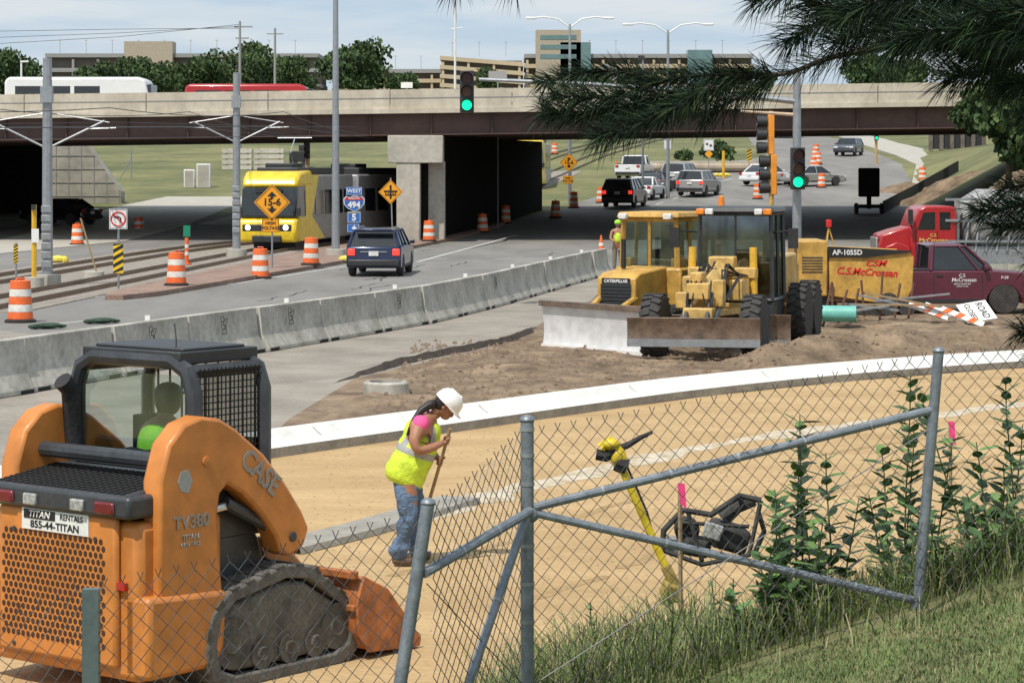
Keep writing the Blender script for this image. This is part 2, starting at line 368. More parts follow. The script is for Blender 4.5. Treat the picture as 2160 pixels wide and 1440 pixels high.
strip('concrete_sidewalk',[(60,-60,-15.2),(60.9,-60,-15.2)],M_conc,.12,.12)
strip('gravel_verge',[(46,-14.5,-7.6),(50,-14,-9),(54,-14.5,-11.8)],M_pave,.02,.02)
strip('concrete_sidewalk',[(165,27.4,31.5),(185,31,35),(197,33.2,37),(210,33.6,38.5),(240,34.5,38.5),(300,37.8,41)],M_conc,.14,.14)
strip('concrete_sidewalk',[(146,24.6,33),(150,25.2,31.5),(156,26.5,30.5)],M_conc,.1,.1)
def line(path,w,name='road_marking',off=.010): return struct(sweep(path,[(-w/2,off),(w/2,off)]).build(name,M_linew,smooth=False))
line([G(0,648),G(250,622),G(500,598),G(740,560)][::1],.12)
line([G(880,553),G(980,526),G(1090,503)],.14)
for a,b in (((905,548),(945,545)),((1040,548),(1080,545)),((700,640),(760,630))): line([G(*a),G(*b)],.12)
line([G(60,690),G(230,672)],.12)
for i in range(9):
    Y=150+i*7; line([(interp([(150,9),(175,14.5),(210,27),(240,29)],Y),Y),(interp([(150,9),(175,14.5),(210,27),(240,29)],Y+3),Y+3)],.15)
line([(5.6,150),(8.0,165),(11,178)],.15)
mb=MB()
for i in range(26):
    x,y=uni(-10,3),uni(50,112)
    if x>interp(barT,y)-1.6: x=interp(barT,y)-uni(1.8,6)
    for j in range(8):
        a=(x,y); x+=uni(-.1,.35); y+=uni(.3,1.2); b=(x,y); w=uni(.015,.04)
        mb.add([(a[0]-w,a[1],.0095),(a[0]+w,a[1],.0095),(b[0]+w,b[1],.0095),(b[0]-w,b[1],.0095)],[(0,1,2,3)])
struct(mb.build('tar_seam',mat('tar',(.05,.05,.05),.7),smooth=False))
# ------------------------------------------------ bridge
br=thing('road_bridge','long beige concrete and brown steel road bridge spanning the whole scene','bridge',(0,0,0))
Y0,Y1=118.0,145.0
def zt(X): return 7.27+(X+25)/48*.62
def bslab(mb,xa,xb,ya,yb,dt,db):
    mb.hexa([(xa,ya,zt(xa)-db),(xb,ya,zt(xb)-db),(xb,yb,zt(xb)-db),(xa,yb,zt(xa)-db)],[(xa,ya,zt(xa)-dt),(xb,ya,zt(xb)-dt),(xb,yb,zt(xb)-dt),(xa,yb,zt(xa)-dt)])
XA,XB=-60,48
for ya,yb in ((Y0,Y0+.4),(Y1-.4,Y1)):
    x=XA
    while x<XB-.1:
        mb=MB(); bslab(mb,x+.02,min(x+6,XB)-.02,ya,yb,0,.95); mb.build('parapet',M_para,br); x+=6
mb=MB(); bslab(mb,XA,XB,Y0-.12,Y1+.12,.955,1.18); mb.build('deck',M_para,br)
mb=MB(); bslab(mb,XA,XB,Y0-.02,Y0+.02,.40,.44);mb.build('drip_line',M_grey,br)
for k,y in enumerate((Y0+.45,Y0+5.5,Y0+11,Y0+16.5,Y0+22,Y1-.6)):
    mb=MB(); bslab(mb,XA,XB,y,y+.06,1.18,2.2); bslab(mb,XA,XB,y-.22,y+.28,2.2,2.26)
    if k==0:
        x=XA+2
        while x<XB: bslab(mb,x,x+.04,y-.18,y,1.2,2.2); x+=3
    mb.build('girder',M_beam,br)
def pw(Yv): return -5.6+(Yv-118)*.235
mb=MB()
ztp=zt(-4)-2.27
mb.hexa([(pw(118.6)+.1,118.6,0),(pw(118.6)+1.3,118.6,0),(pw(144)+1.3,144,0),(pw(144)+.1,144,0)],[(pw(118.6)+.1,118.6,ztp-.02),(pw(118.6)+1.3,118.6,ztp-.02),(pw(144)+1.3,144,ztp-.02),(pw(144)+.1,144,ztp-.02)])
mb.build('pier_wall',mat('shaded pier',(.014,.013,.012),.95,spec=.1),br)  # under-deck shade put into the colour, near-black instead of pier concrete
mb=MB(); mb.box((pw(117.9)+.55,117.9,2),(1.15,1.3,4.0)); mb.build('pier_column',M_pier,br,.05)
mb=MB(); mb.box((pw(117.9)+1.85,119.3,2),(.9,1.2,4.0)); mb.build('pier_column',M_pier,br,.05)
mb=MB(); mb.box((pw(117.9)+.9,118.3,ztp-.7),(2.7,2.2,1.35)); mb.build('pier_cap',M_pier,br,.04)
mb=MB(); z5=5.9; wy0=151.5
mb.prism([(-33,.8),(-24.7,.8),(-24.7,2.2),(-27.4,z5),(-33,z5)],wy0,wy0+1.5,'y'); ww_=mb.build('wing_wall',mat('block wall',(.36,.34,.29),.9,var=.2,scale=.5,bscale=3),br)
mb=MB()
for i in range(7):
    x=-29.6+i*.8; zh=z5 if x<-27.4 else z5-(x+27.4)*(z5-2.2)/2.7; mb.box((x,wy0-.02,zh/2),(.035,.03,zh-.1))
for i in range(5):
    z=1.9+i*.85; xe=-27.4+(z5-z)/(z5-2.2)*2.7; xe=min(xe,-24.7); mb.box(((-32+xe)/2,wy0-.022,z),(xe+32,.03,.035))
mb.build('panel_joints',M_grey,ww_)
mb=MB(); mb.box((-45,144.2,2.4),(28,.6,5)); mb.build('shaded_abutment',M_dark,br)  # closing wall added behind the opening, underpass shade painted as near-black
mb=MB(); mb.prism([(118,0),(142.4,0),(142.4,zt(-30)-2.3),(118,zt(-30)-2.3)],-31.5,-31,'x'); mb.build('shaded_abutment',M_dark,br)  # side wall coloured near-black to stand for underpass shade
mb=MB(); mb.box((-29.4,142.2,2.5),(3.6,.4,5)); mb.build('shaded_abutment',M_dark,br)  # added infill, its black colour carries on the shade of the opening
# ------------------------------------------------ concrete barriers
def at_len(path,s):
    for a,b in zip(path,path[1:]):
        l=(b-a).length
        if s<=l: return a+(b-a)*(s/l),(b-a).normalized()
        s-=l
    return path[-1],(path[-1]-path[-2]).normalized()
bp=dens([(x,y) for y,x in barT],8)
tot=sum((b-a).length for a,b in zip(bp,bp[1:])); s=.2; bi=0
prof=[(.30,0),(.30,.08),(.14,.34),(.08,.88),(-.08,.88),(-.14,.34),(-.30,.08),(-.30,0)]
ordn=['first','second','third','fourth','fifth','sixth','seventh','eighth','ninth','tenth','eleventh','twelfth','thirteenth','fourteenth','fifteenth','sixteenth','seventeenth','eighteenth','nineteenth','twentieth']
BL=3.0; mb0=MB(); mb0.prism(prof,-BL/2+.03,BL/2-.03,'y'); me_b=None
def linkmesh(nm,me,par): o=bpy.data.objects.new(nm,me); C.objects.link(o); o.parent=par; return o
while s+BL<tot and bi<20:
    p,d=at_len(bp,s+BL/2); rz=math.atan2(-d.x,d.y)+uni(-.012,.012)
    t=thing('concrete_barrier','%s concrete barrier segment from the near left end of the roadside row'%ordn[bi],'barrier',(p.x+uni(-.03,.03),p.y,.012),rz,'concrete barrier segments along the road')
    if me_b is None:
        b=mb0.build('barrier_body',M_conc2,t,.02); me_b=b.data; me_s=[]
        for yy in (-BL/2+.3,BL/2-.3):
            q=MB(); q.box((.295,yy,.035),(.02,.4,.07)); me_s.append(q.build('lifting_slot',M_dark,t).data)
        q=MB(); q.box((0,0,.93),(.10,.03,.09)); r_=q.build('reflector',M_white,t); me_r=r_.data
        ol=[(-.14,-.16),(-.14,.16),(-.02,.16),(.0,.10),(.16,.12),(.05,.0),(.05,-.16),(-.14,-.16)]
        q=MB()
        fx=lambda z:.08+.06*(.88-z)/.54-.004
        q.tube([(fx(z+.62),y,z+.62) for y,z in ol],.012,4)
        q.tube([(fx(z+.62),y,z+.62) for y,z in [(.02,.07),(-.07,.07),(-.07,0),(.0,0),(.0,-.08),(-.09,-.08)]],.016,4)
        st=q.build('stencil_mark',M_sblk,t); me_st=st.data
    else:
        o=linkmesh('barrier_body',me_b,t); m_=o.modifiers.new('bevel','BEVEL'); m_.width=.02; m_.segments=2; m_.limit_method='ANGLE'
        for m_ in me_s: linkmesh('lifting_slot',m_,t)
        if bi%2==0: linkmesh('reflector',me_r,t)
        if bi in (2,4,5,6,8,11): linkmesh('stencil_mark',me_st,t)
    s+=BL; bi+=1
# ------------------------------------------------ drums, cones
def make_drum():
    t=thing('traffic_drum','','traffic drum',(0,0,0),0,'orange and white traffic drums')
    q=MB(); q.lathe([(.02,0),(.37,0),(.37,.05),(.31,.075),(.02,.075)]); q.build('rubber_base',M_black,t)
    zs=[.07,.24,.42,.60,.78,.98]; rr=lambda z:.305-.075*z
    for i in range(5):
        a,b=zs[i],zs[i+1]; q=MB()
        q.lathe([(.02,a),(rr(a)-.012,a),(rr(a),a+.012),(rr(b),b-.012),(rr(b)-.012,b),(.02,b)],n=24)
        q.build('orange_band' if i%2==0 else 'white_band',M_dorg if i%2==0 else M_dwht,t)
    q=MB(); q.tube([(-.1,0,.97),(-.09,0,1.03),(.09,0,1.03),(.1,0,.97)],.018,6); q.build('handle',M_dorg,t)
    return t
drum0=make_drum(); first=True
def drum(px,py,label,Y=None):
    global first
    if Y: x=XP(px,Y); y=Y; z=T(x,y)
    else: x,y=G(px,py); z=0
    z+= .145 if -11.4<x<-3 and 66<y<118 and not Y and x<interp([(66,-10.7),(90,-6.6),(118,-3.4)],y) and x>interp([(66,-11.2),(90,-9.8),(118,-6.6)],y) else .01
    if first: drum0.location=(x,y,z); drum0['label']=label; drum0.rotation_euler.z=uni(0,3); first=False
    else: r_=dup(drum0,(x,y,z),uni(0,6),label); r_.rotation_euler.x=uni(-.02,.02)
drum(43,680,'large orange and white traffic drum nearest the left edge of the road')
drum(372,612,'orange and white traffic drum on the near tip of the brick median')
drum(549,588,'traffic drum beneath the high voltage clearance sign')
drum(656,567,'traffic drum on the median between tram and lamp pole')
drum(905,515,'traffic drum standing against the bridge pier')
drum(163,517,'traffic drum at the far left by the dark underpass')
drum(293,497,'shaded traffic drum across the left road between sign and tram',)
drum(451,478,'shaded traffic drum beside the front of the tram')
drum(1172,450,'shaded traffic drum just inside the right underpass',138)
drum(1210,440,'traffic drum below the small far clearance sign',146)
drum(1268,424,'traffic drum left of the black far SUV',152)
drum(1018,0,'left traffic drum in the dark underpass',127)
drum(1066,0,'right traffic drum in the dark underpass',134)
for i,(a,Yd,l) in enumerate([(1722,212,'farthest'),(1719,205,'second farthest'),(1726,199,'third farthest'),(1716,192,'middle'),(1722,186,'third nearest'),(1735,178,'second nearest'),(1733,170,'nearest')]):
    drum(a,0,l+' traffic drum in the line at the right roadside',Yd)
drum(1946,0,'lone traffic drum by the pale far sidewalk',176)
drum(1598,0,'traffic drum behind the yellow signal heads',157)
drum(1170,0,'traffic drum on the hill right of the pier, high up',215)
for px,Yc,l,sc in ((1268,99,'orange traffic cone at the end of the concrete barrier row',1),(1300,190,'small far orange cone on the distant tram road',1),(1610,175,'small far cone by the white car',1)):
    x=XP(px,Yc); t=thing('traffic_cone',l,'cone',(x,Yc,T(x,Yc)+.02),0,'orange traffic cones')
    q=MB(); q.box((0,0,.02),(.42,.42,.04)); q.build('rubber_base',M_black,t)
    q=MB(); q.lathe([(.16,.04),(.03,.85),(.02,.86)],n=16); q.build('cone_body',M_dorg,t)
    q=MB(); q.lathe([(.107,.42),(.085,.55)],n=16); q.build('white_band',M_dwht,t)
# ------------------------------------------------ vehicles
def wheel(parent,x,y,r,w,rimm=M_chrome,tyre=M_tyre,lug=False,rr=.62,name='wheel'):
    q=MB(); q.lathe([(r*rr,-w/2),(r*.93,-w/2),(r,-w*.32),(r,w*.32),(r*.93,w/2),(r*rr,w/2)],(0,0,0),'x',28)
    if lug:
        for i in range(20):
            a=2*math.pi*i/20
            for sgn in (-1,1):
                q.M=Matrix.Rotation(a+(.16 if sgn>0 else 0),4,'X'); q.box((sgn*w*.25,0,r+.008),(w*.5,.09,.04),(0,0,sgn*.35))
        q.M=Matrix.Identity(4)
    o=q.build(name,tyre,parent); o.location=(x,y,r)
    q=MB(); sg=1 if x>0 else -1
    q.lathe([(.02,sg*w*.30),(r*.16,sg*w*.34),(r*.2,sg*w*.2),(r*rr*.85,sg*w*.16),(r*rr,sg*w*.48),(r*rr*1.02,sg*w*.40),(r*rr*1.02,-sg*w*.4),(.02,-sg*w*.35)],(0,0,0),'x',20)
    q.build('rim',rimm,o)
    return o
def car(name,label,cat,px,Y,rz,paint,L=4.6,W=1.85,H=1.5,kind='suv',group=None,brake=False,rimm=M_chrome,X=None,dz=0):
    if X is None: X=XP(px,Y)
    t=thing(name,label,cat,(X,Y,T(X,Y)+.012+dz),rz,group)
    r=.33 if kind=='sedan' else .38
    belt=(.63 if kind!='pickup' else .62)*H; hood=belt-.06; yf=L/2-.9; yr=-L/2+.85 if kind!='pickup' else -L/2+1.15
    K={'sedan':(-.37,.2,-.2,.04),'suv':(-.488,.24,-.42,.09),'pickup':(-.015,.275,-.005,.15)}[kind]; g0,g1,t0,t1=[k*L for k in K]
    def arch(yc): return [(yc-(r+.06)*math.cos(a),.26+(r+.06)*math.sin(a)*1.05) for a in [math.pi*i/8 for i in range(9)]]
    fr=[(L/2-.04,hood-.16),(L/2-.3,hood-.04)] if kind!='pickup' else [(L/2,hood-.12),(L/2-.1,hood-.02)]
    poly=[(-L/2+.05,.30)]+arch(yr)+arch(yf)+[(L/2-.08,.30),(L/2,.5)]+fr+[(g1,belt),(g0 if kind!='suv' else -L/2+.06,belt),(-L/2+.02,belt-(.06 if kind=='sedan' else .02)),(-L/2,.6),(-L/2-.02,.5)]
    q=MB(); q.prism(poly,-W/2,W/2); q.build('body',paint,t,.09 if kind!='pickup' else .035)
    q=MB(); wb,wt=W/2-.05,W/2-(.24 if kind!='pickup' else .15)
    q.hexa([(-wb,g0,belt-.03),(wb,g0,belt-.03),(wb,g1,belt-.03),(-wb,g1,belt-.03)],[(-wt,t0,H-.05),(wt,t0,H-.05),(wt,t1,H-.05),(-wt,t1,H-.05)]); q.build('windows',M_gls,t,.05)
    q=MB(); q.hexa([(-wt-.03,t0-.05,H-.07),(wt+.03,t0-.05,H-.07),(wt+.03,t1+.04,H-.07),(-wt-.03,t1+.04,H-.07)],[(-wt+.12,t0+.06,H+.01),(wt-.12,t0+.06,H+.01),(wt-.12,t1-.14,H+.01),(-wt+.12,t1-.14,H+.01)]); q.build('roof',paint,t,.03)
    for sx in (-1,1):
        for a,b,rr_ in [((sx*wb,g0,belt),(sx*wt,t0,H-.04),.055 if kind!='pickup' else .07),((sx*wb,g1,belt),(sx*wt,t1,H-.04),.035)]+[((sx*(wb+.004),g0+(g1-g0)*f,belt),(sx*(wt+.004),t0+(t1-t0)*f,H-.04),.03) for f in ({'suv':[.36,.66],'sedan':[.52],'pickup':[.78]}[kind])]:
            q=MB(); q.tube([a,b],rr_,6); q.build('pillar',paint,t)
    for sx in (-1,1):
        for yy in (yr,yf): wheel(t,sx*(W/2-.11),yy,r,.22,rimm)
        q=MB(); zz=(belt-.12) if kind!='suv' else belt-.18
        q.box((sx*(W/2-.17),-L/2-.012,zz),(.24,.06,.16 if kind!='suv' else .22)); q.build('tail_lamp',M_taile if brake else M_tail,t,.02)
        q=MB(); q.box((sx*(W/2-.24),L/2-.045,hood-.20),(.36,.10,.14)); q.build('headlamp',M_lamp,t,.01)
        q=MB(); q.box((sx*(W/2+.07),g1-.18,belt+.08),(.16,.1,.12)); q.build('wing_mirror',paint,t,.02)
        q=MB(); q.box((sx*(W/2+.004),0,.33),(.012,L*.42,.09)); q.build('sill_trim',M_bpl,t)
    q=MB(); q.box((0,-L/2-.03,.46),(W-.12,.12,.22)); q.build('rear_bumper',M_bpl if kind!='sedan' else paint,t,.04)
    q=MB(); q.box((0,L/2-.0,.44),(W-.1,.10,.18)); q.build('front_bumper',M_bpl,t,.03)
    q=MB(); q.box((0,-L/2-.03,belt-.22),(.32,.02,.16)); q.build('licence_plate',M_lamp,t)
    if kind=='pickup':
        q=MB(); q.box((0,(-L/2+g0)/2+.02,belt+.002),(W-.2,(g0+L/2)-.2,.006)); q.build('cargo_bed',M_bpl,t)
        for sx in (-1,1): q=MB(); q.box((sx*(W/2-.06),(-L/2+g0)/2+.02,belt+.02),(.1,(g0+L/2)-.14,.05)); q.build('bed_rail',M_bpl,t,.01)
    return t
su=car('parked_car','dark blue SUV driving away in the lane beside the median','car',804,82.5,-R(3),M_navy,4.7,1.84,1.58,'suv',brake=True)
q=MB(); q.box((0,-2.2,1.55),(1.2,.18,.05)); q.build('roof_spoiler',M_navy,su,.01)
q=MB(); q.box((0,-2.366,.83),(.9,.02,.035)); q.build('chrome_trim',M_chrome,su)
for sx in (-1,1): q=MB(); q.tube([(sx*.60,-1.8,1.63),(sx*.60,.1,1.63)],.02,6); q.build('roof_rail',M_chrome,su)
car('sport_utility_car','black far SUV with red tail lamps waiting beyond the bridge','car',1318,147,-R(14),M_blk,4.7,1.95,1.75,'suv','cars queuing beyond the bridge',True)
car('saloon_car','white saloon in the far queue between black SUV and red-lit dark car','car',1362,157,-R(16),M_wcar,4.6,1.8,1.45,'sedan','cars queuing beyond the bridge')
car('saloon_car','dark saloon just behind the white saloon in the far queue','car',1381,165,-R(16),M_blk,4.6,1.8,1.45,'sedan','cars queuing beyond the bridge',True)
car('pickup_truck','white pickup truck farthest in the left far lane','truck',1338,180,-R(14),M_wcar,5.3,1.95,1.8,'pickup','cars queuing beyond the bridge')
car('sport_utility_car','silver SUV with lit tail lamps at the far junction','car',1474,161,-R(20),M_silver,4.6,1.9,1.72,'suv','cars queuing beyond the bridge',True)
car('sport_utility_car','pale grey SUV half hidden left of the silver SUV','car',1438,170,-R(20),M_silver,4.6,1.85,1.75,'suv','cars queuing beyond the bridge')
car('saloon_car','white car half hidden behind the yellow signal heads','car',1618,173,-R(40),M_wcar,4.6,1.8,1.5,'sedan')
car('saloon_car','silver saloon stopped right of the black traffic signal','car',1716,172,-R(60),M_silver,4.5,1.8,1.45,'sedan')
car('sport_utility_car','dark slate car coming round the bend on the far right road','car',1790,212,R(160),M_bcar,4.4,1.85,1.55,'suv')
car('saloon_car','tiny white car cresting the distant road','car',1692,300,R(160),M_wcar,4.5,1.8,1.45,'sedan')
car('saloon_car','dark car parked deep in the left underpass','car',128,133,R(60),M_blk,4.5,1.8,1.45,'sedan')
pk=car('pickup_truck','maroon pickup truck with white door lettering parked by the paver','truck',0,60.3,-R(89),M_maroon,5.3,1.95,1.74,'pickup',X=10.42)
for s_,sz,z,y_ in (('C.S.',.11,.96,.70),('McCrossan',.135,.85,.74),('MAPLE GROVE MN',.05,.75,.70),('USDOT 151186',.045,.69,.70),('P-58',.10,.91,1.75)):
    text(s_,sz,face((.985,y_,z),R(90)),M_white,pk,off=.01,shear=.15)
for yy,h in ((.0,.66),(1.2,.62)):
    q=MB(); q.box((.98,yy,.70),(.01,.015,h)); q.build('door_seam',M_bpl,pk)
q=MB(); q.box((.985,.14,.96),(.03,.16,.03)); q.build('door_handle',M_bpl,pk)
def bus(name,label,px,Y,z,L,H,paint,stripe):
    X=XP(px,Y); t=thing(name,label,'bus',(X,Y,z),R(-90))
    q=MB(); q.prism([(-L/2,.4),(L/2-.1,.4),(L/2,1.2),(L/2-.25,H-.15),(L/2-.6,H),(-L/2+.2,H),(-L/2,H-.2)],-1.25,1.25); q.build('body',paint,t,.12)
    for sx in (-1,1):
        q=MB()
        for i in range(int(L/1.5)-1): q.box((sx*1.252,-L/2+1.2+i*1.5,H*.66),(.012,1.3,.8))
        q.build('side_windows',M_gls,t)
        q=MB(); q.box((sx*1.254,0,.9),(.012,L-1,.3)); q.build('stripe',stripe,t)
        for yy in (-L/2+2.2,L/2-2): wheel(t,sx*1.1,yy,.48,.28)
    q=MB(); q.box((0,L/2-.1,H*.66),(2.1,.25,1.0)); q.build('windscreen',M_gls,t,.02)
    return t
zb=zt(-20)-.955
bus('coach_bus','white coach crossing the left end of the bridge',172,123,zb-.65,7.4,2.55,M_wcar,M_silver)
bus('coach_bus','red and grey coach crossing the bridge near the tall trees',528,123,zb-.6,6.4,2.15,M_red,M_dgrey)
bus('city_bus','blue bus on the distant hill road',1655,262,tfar(262),6,2.8,M_cyan,M_wcar).rotation_euler.z=R(165)
# ------------------------------------------------ tram
def tram(label,x,y,z,rz,L=12,joint=None):
    t=thing('tram',label,'tram',(x,y,z),rz)
    yel=mat('tram yellow',(.80,.56,.02),.35,coat=.3)
    def section(y0,L,rot,first):
        Mx=Matrix.Translation((0,y0,0))@Matrix.Rotation(rot,4,'Z')
        q=MB(); q.M=Mx; q.hexa([(-1.3,-L,.35),(1.3,-L,.35),(1.3,-.5,.35),(-1.3,-.5,.35)],[(-1.2,-L,3.3),(1.2,-L,3.3),(1.2,-.9,3.3),(-1.2,-.9,3.3)]); q.build('carriage',mat('tram grey',(.30,.30,.30),.35,.3),t,.08)
        for sx in (-1,1):
            q=MB(); q.M=Mx
            for i in range(5):
                yy=-2.6-i*2.0
                q.hexa([(sx*1.262,yy-.8,1.5),(sx*1.285,yy-.8,1.5),(sx*1.285,yy+.8,1.5),(sx*1.262,yy+.8,1.5)],[(sx*1.225,yy-.8,2.6),(sx*1.248,yy-.8,2.6),(sx*1.248,yy+.8,2.6),(sx*1.225,yy+.8,2.6)])
            q.build('side_windows',M_gls,t)
            if first:
                q=MB(); q.M=Mx; q.hexa([(sx*1.25,-5.5,.4),(sx*1.325,-5.5,.4),(sx*1.325,-.5,.4),(sx*1.25,-.5,.4)],[(sx*1.2,-3.0,1.45),(sx*1.30,-3.0,1.45),(sx*1.30,-.5,1.45),(sx*1.2,-.5,1.45)]); q.build('side_flash',yel,t)
                q=MB(); q.M=Mx; q.hexa([(sx*1.2,-3.0,1.45),(sx*1.30,-3.0,1.45),(sx*1.30,-1.8,1.45),(sx*1.2,-1.8,1.45)],[(sx*1.13,-4.6,3.3),(sx*1.225,-4.6,3.3),(sx*1.225,-2.0,3.3),(sx*1.13,-2.0,3.3)]); q.build('side_flash',yel,t)
        q=MB(); q.M=Mx; q.box((0,-L/2-.5,3.45),(1.9,L-2.5,.35)); q.box((0,-3,3.7),(1.3,1.8,.25)); q.build('roof_equipment',M_bpl,t,.05)
        if first:
            q=MB(); q.M=Mx
            q.prism([(-.9,.35),(.05,.35),(.14,.8),(.08,1.2),(-.05,1.4),(-.9,1.4)],-1.31,1.31); q.build('lower_nose',yel,t,.12)
            q=MB(); q.M=Mx; q.prism([(-3.2,2.75),(-.30,2.75),(-.5,3.15),(-.95,3.45),(-3.2,3.5)],-1.26,1.26); q.build('roof_fairing',yel,t,.16)
            q=MB(); q.M=Mx; q.prism([(-.8,1.4),(-.02,1.4),(-.28,2.76),(-.8,2.76)],-1.24,1.24); q.build('windscreen',M_gls,t,.12)
            for sx in (-1,1):
                q=MB(); q.M=Mx; q.lathe([(.02,0),(.12,0),(.12,.04),(.02,.05)],(sx*.85,.12,1.0),'y',14); q.build('headlamp',mat('lit headlamp',(1,.95,.85),.3,emit=2.5),t)
                q=MB(); q.M=Mx; q.box((sx*1.35,-.2,1.7),(.16,.12,.35)); q.build('wing_mirror',M_bpl,t,.02)
            q=MB(); q.M=Mx; q.box((0,.12,.98),(2.2,.06,.30)); q.build('lamp_band',M_bpl,t,.05)
            q=MB(); q.M=Mx; q.box((0,.1,.5),(1.3,.25,.3)); q.build('coupler',M_bpl,t,.04)
            q=MB(); q.M=Mx; q.box((0,-.18,2.62),(1.2,.1,.2)); q.build('destination_panel',M_bpl,t)
        q=MB(); q.M=Mx
        for yy in (-2.2,-L+1.5):
            q.box((0,yy,.25),(1.9,1.9,.35))
        q.build('bogie',M_bpl,t)
    section(0,L,0,True)
    if joint is not None:
        section(-L-.1,L,joint,False)
    q=MB(); q.tube([(0,-5,3.6),(.0,-4.2,4.3),(0,-5,4.95)],.03,6); q.tube([(-.8,-5,4.98),(.8,-5,4.98)],.03,6); q.box((0,-5,3.65),(.8,.9,.1)); q.build('pantograph',M_steel,t)
    return t
tram('yellow fronted grey tram approaching beside the median',-10.7,105,.05,R(171.5),12,-R(6))
t2=tram('second pale tram half hidden behind the bridge pier',XP(1105,168),168,T(0,168),R(176),12,None)
# ------------------------------------------------ poles and wires
def pole(name,label,cat,px,Y,ztop,r=.1,r1=None,m=M_steel,base=True,X=None):
    X=XP(px,Y) if X is None else X; z=T(X,Y); t=thing(name,label,cat,(X,Y,z))
    q=MB(); q.tube([(0,0,0),(0,0,ztop-z)],r,10,r1); q.build('pole',m,t)
    if base: q=MB(); q.lathe([(.02,0),(.42,0),(.42,.38),(.02,.38)],n=16); q.build('footing',M_conc,t,.02)
    return t
t=pole('lamp_post','tall plain grey lamp pole on the median behind the blue SUV','lamp',708,97,13.5,.17,.09)
q=MB(); q.tube([(0,0,13.2),(1.2,0,13.7),(2.6,0,13.8)],.06,8); q.build('arm',M_steel,t); q=MB(); q.box((2.9,0,13.78),(.8,.3,.15)); q.build('lamp_head',M_steel,t,.03)
def catpole(px,Y,top,label):
    t=pole('catenary_pole',label,'pole',px,Y,top,.17,.14)
    sc=F/Y
    z=HC+(357-262)/sc
    for sx in (-1,1):
        q=MB(); q.tube([(0,0,z-.75),(sx*1.75,0,z+.1)],.035,6); q.tube([(0,0,z+.35),(sx*1.9,0,z+.05)],.02,6); q.tube([(sx*1.2,0,z-.15),(sx*2.1,0,z-.12)],.025,6)
        q.build('bracket_arm',M_steel,t)
    for i in range(7): q=MB(); q.box((0,-.17,z-2.6+i*-.28),(.3,.1,.2)); q.build('counterweight',M_steel,t,.01)
    q=MB(); q.box((0,-.1,z+.9),(.36,.25,.5)); q.build('junction_box',M_steel,t)
    return z
zc=catpole(100,73.5,7.0,'thick catenary pole at the left with bracket arms on both sides')
zc2=catpole(499,97,7.5,'catenary pole standing at the left front corner of the tram')
q=MB()
for dx in (-1.9,1.9):
    for dz in (.0,.6):
        A=Vector((XP(100,73.5)+dx,73.5,zc+dz-.1)); B=Vector((XP(499,97)+dx,97,zc2+dz-.1)); D=Vector((B.x+2.4,119,zc2-.3+dz*.3))
        E=A+(A-B)*1.3
        for a,b in ((E,A),(A,B),(B,D)):
            q.tube([a+(b-a)*t_-Vector((0,0,.35*dz*4*t_*(1-t_))) for t_ in [i/8 for i in range(9)]],.014,4)
tag(q.build('overhead_wire',M_bpl),'thin black overhead tram wires strung between the catenary poles','wires')
q=MB()
for yy,y2 in ((262,268),(295,288)):
    q.tube([P(-60,yy,76),P(250,yy-4,84),P(640,y2,105),P(760,y2,117)],.012,4)
tag(q.build('overhead_wire',M_bpl),'second pair of fine overhead wires sagging across the left field view','wires')
def dlamp(px,Y,ytop,w,label):
    zt_=HC+(357-ytop)*Y/F; t=pole('street_lamp',label,'lamp',px,Y,zt_-.3,.13,.08,base=False); z=T(XP(px,Y),Y); h=zt_-z
    for sx in (-1,1):
        q=MB(); q.tube([(0,0,h-.5),(sx*.35*w,0,h+.05),(sx*w*.75,0,h+.18),(sx*w,0,h+.12)],.05,6); q.build('arm',M_white,t)
        q=MB(); q.box((sx*(w+.25),0,h+.1),(.7,.3,.14)); q.build('lamp_head',M_white,t,.04)
dlamp(1202,152,42,2.2,'double armed street lamp above the tower, left of its pair')
dlamp(1409,158,55,2.4,'double armed street lamp right of its pair above the parking deck')
t=pole('utility_pole','tall wooden utility pole rising behind the red coach, left of two','pole',506,210,HC+(357-45)*210/F,.16,.1,M_grey,False)
z=HC+300*210/F-T(0,210)
q=MB(); q.box((.3,0,z),(1.6,.1,.12)); q.build('cross_arm',M_grey,t)
q=MB(); q.box((.2,0,z-1),(1.2,.1,.12)); q.build('cross_arm',M_grey,t)
t=pole('utility_pole','wooden utility pole with cross arm behind the trees, right of two','pole',580,260,HC+(357-60)*260/F,.18,.12,M_grey,False)
q=MB(); z=HC+285*260/F-T(0,260); q.box((0,0,z),(1.8,.1,.12)); q.build('cross_arm',M_grey,t)
q=MB()
for k in range(3): q.tube([P(-50,95-k*14,205),P(250,78-k*8,207),P(506,52+k*4,210)],.02,4)
tag(q.build('power_line',M_bpl),'three faint power lines reaching the utility pole from the left','wires')
t=pole('mast_pole','slender white mast above the hanging traffic signal','pole',960,200,HC+(357+20)*200/F,.14,.07,M_white,False)
q=MB(); z=HC+(357-62)*200/F-T(0,200); q.tube([(-.3,0,z),(.6,0,z+.1)],.05,6); q.build('arm',M_white,t)
t=pole('lamp_post','short lamp post at the far left beside the white coach','lamp',45,150,HC+(357-130)*150/F,.08,.06,M_white,False)
q=MB(); q.box((.2,0,HC+227*150/F-T(0,150)),(.5,.2,.1)); q.build('lamp_head',M_white,t)
t=pole('lamp_post','pole with a small camera between the two double lamps','pole',1356,150,HC+(357-118)*150/F,.08,.06,M_steel,False)
q=MB(); q.box((-.1,0,HC+235*150/F-T(0,150)),(.4,.3,.25)); q.build('camera',M_bpl,t)
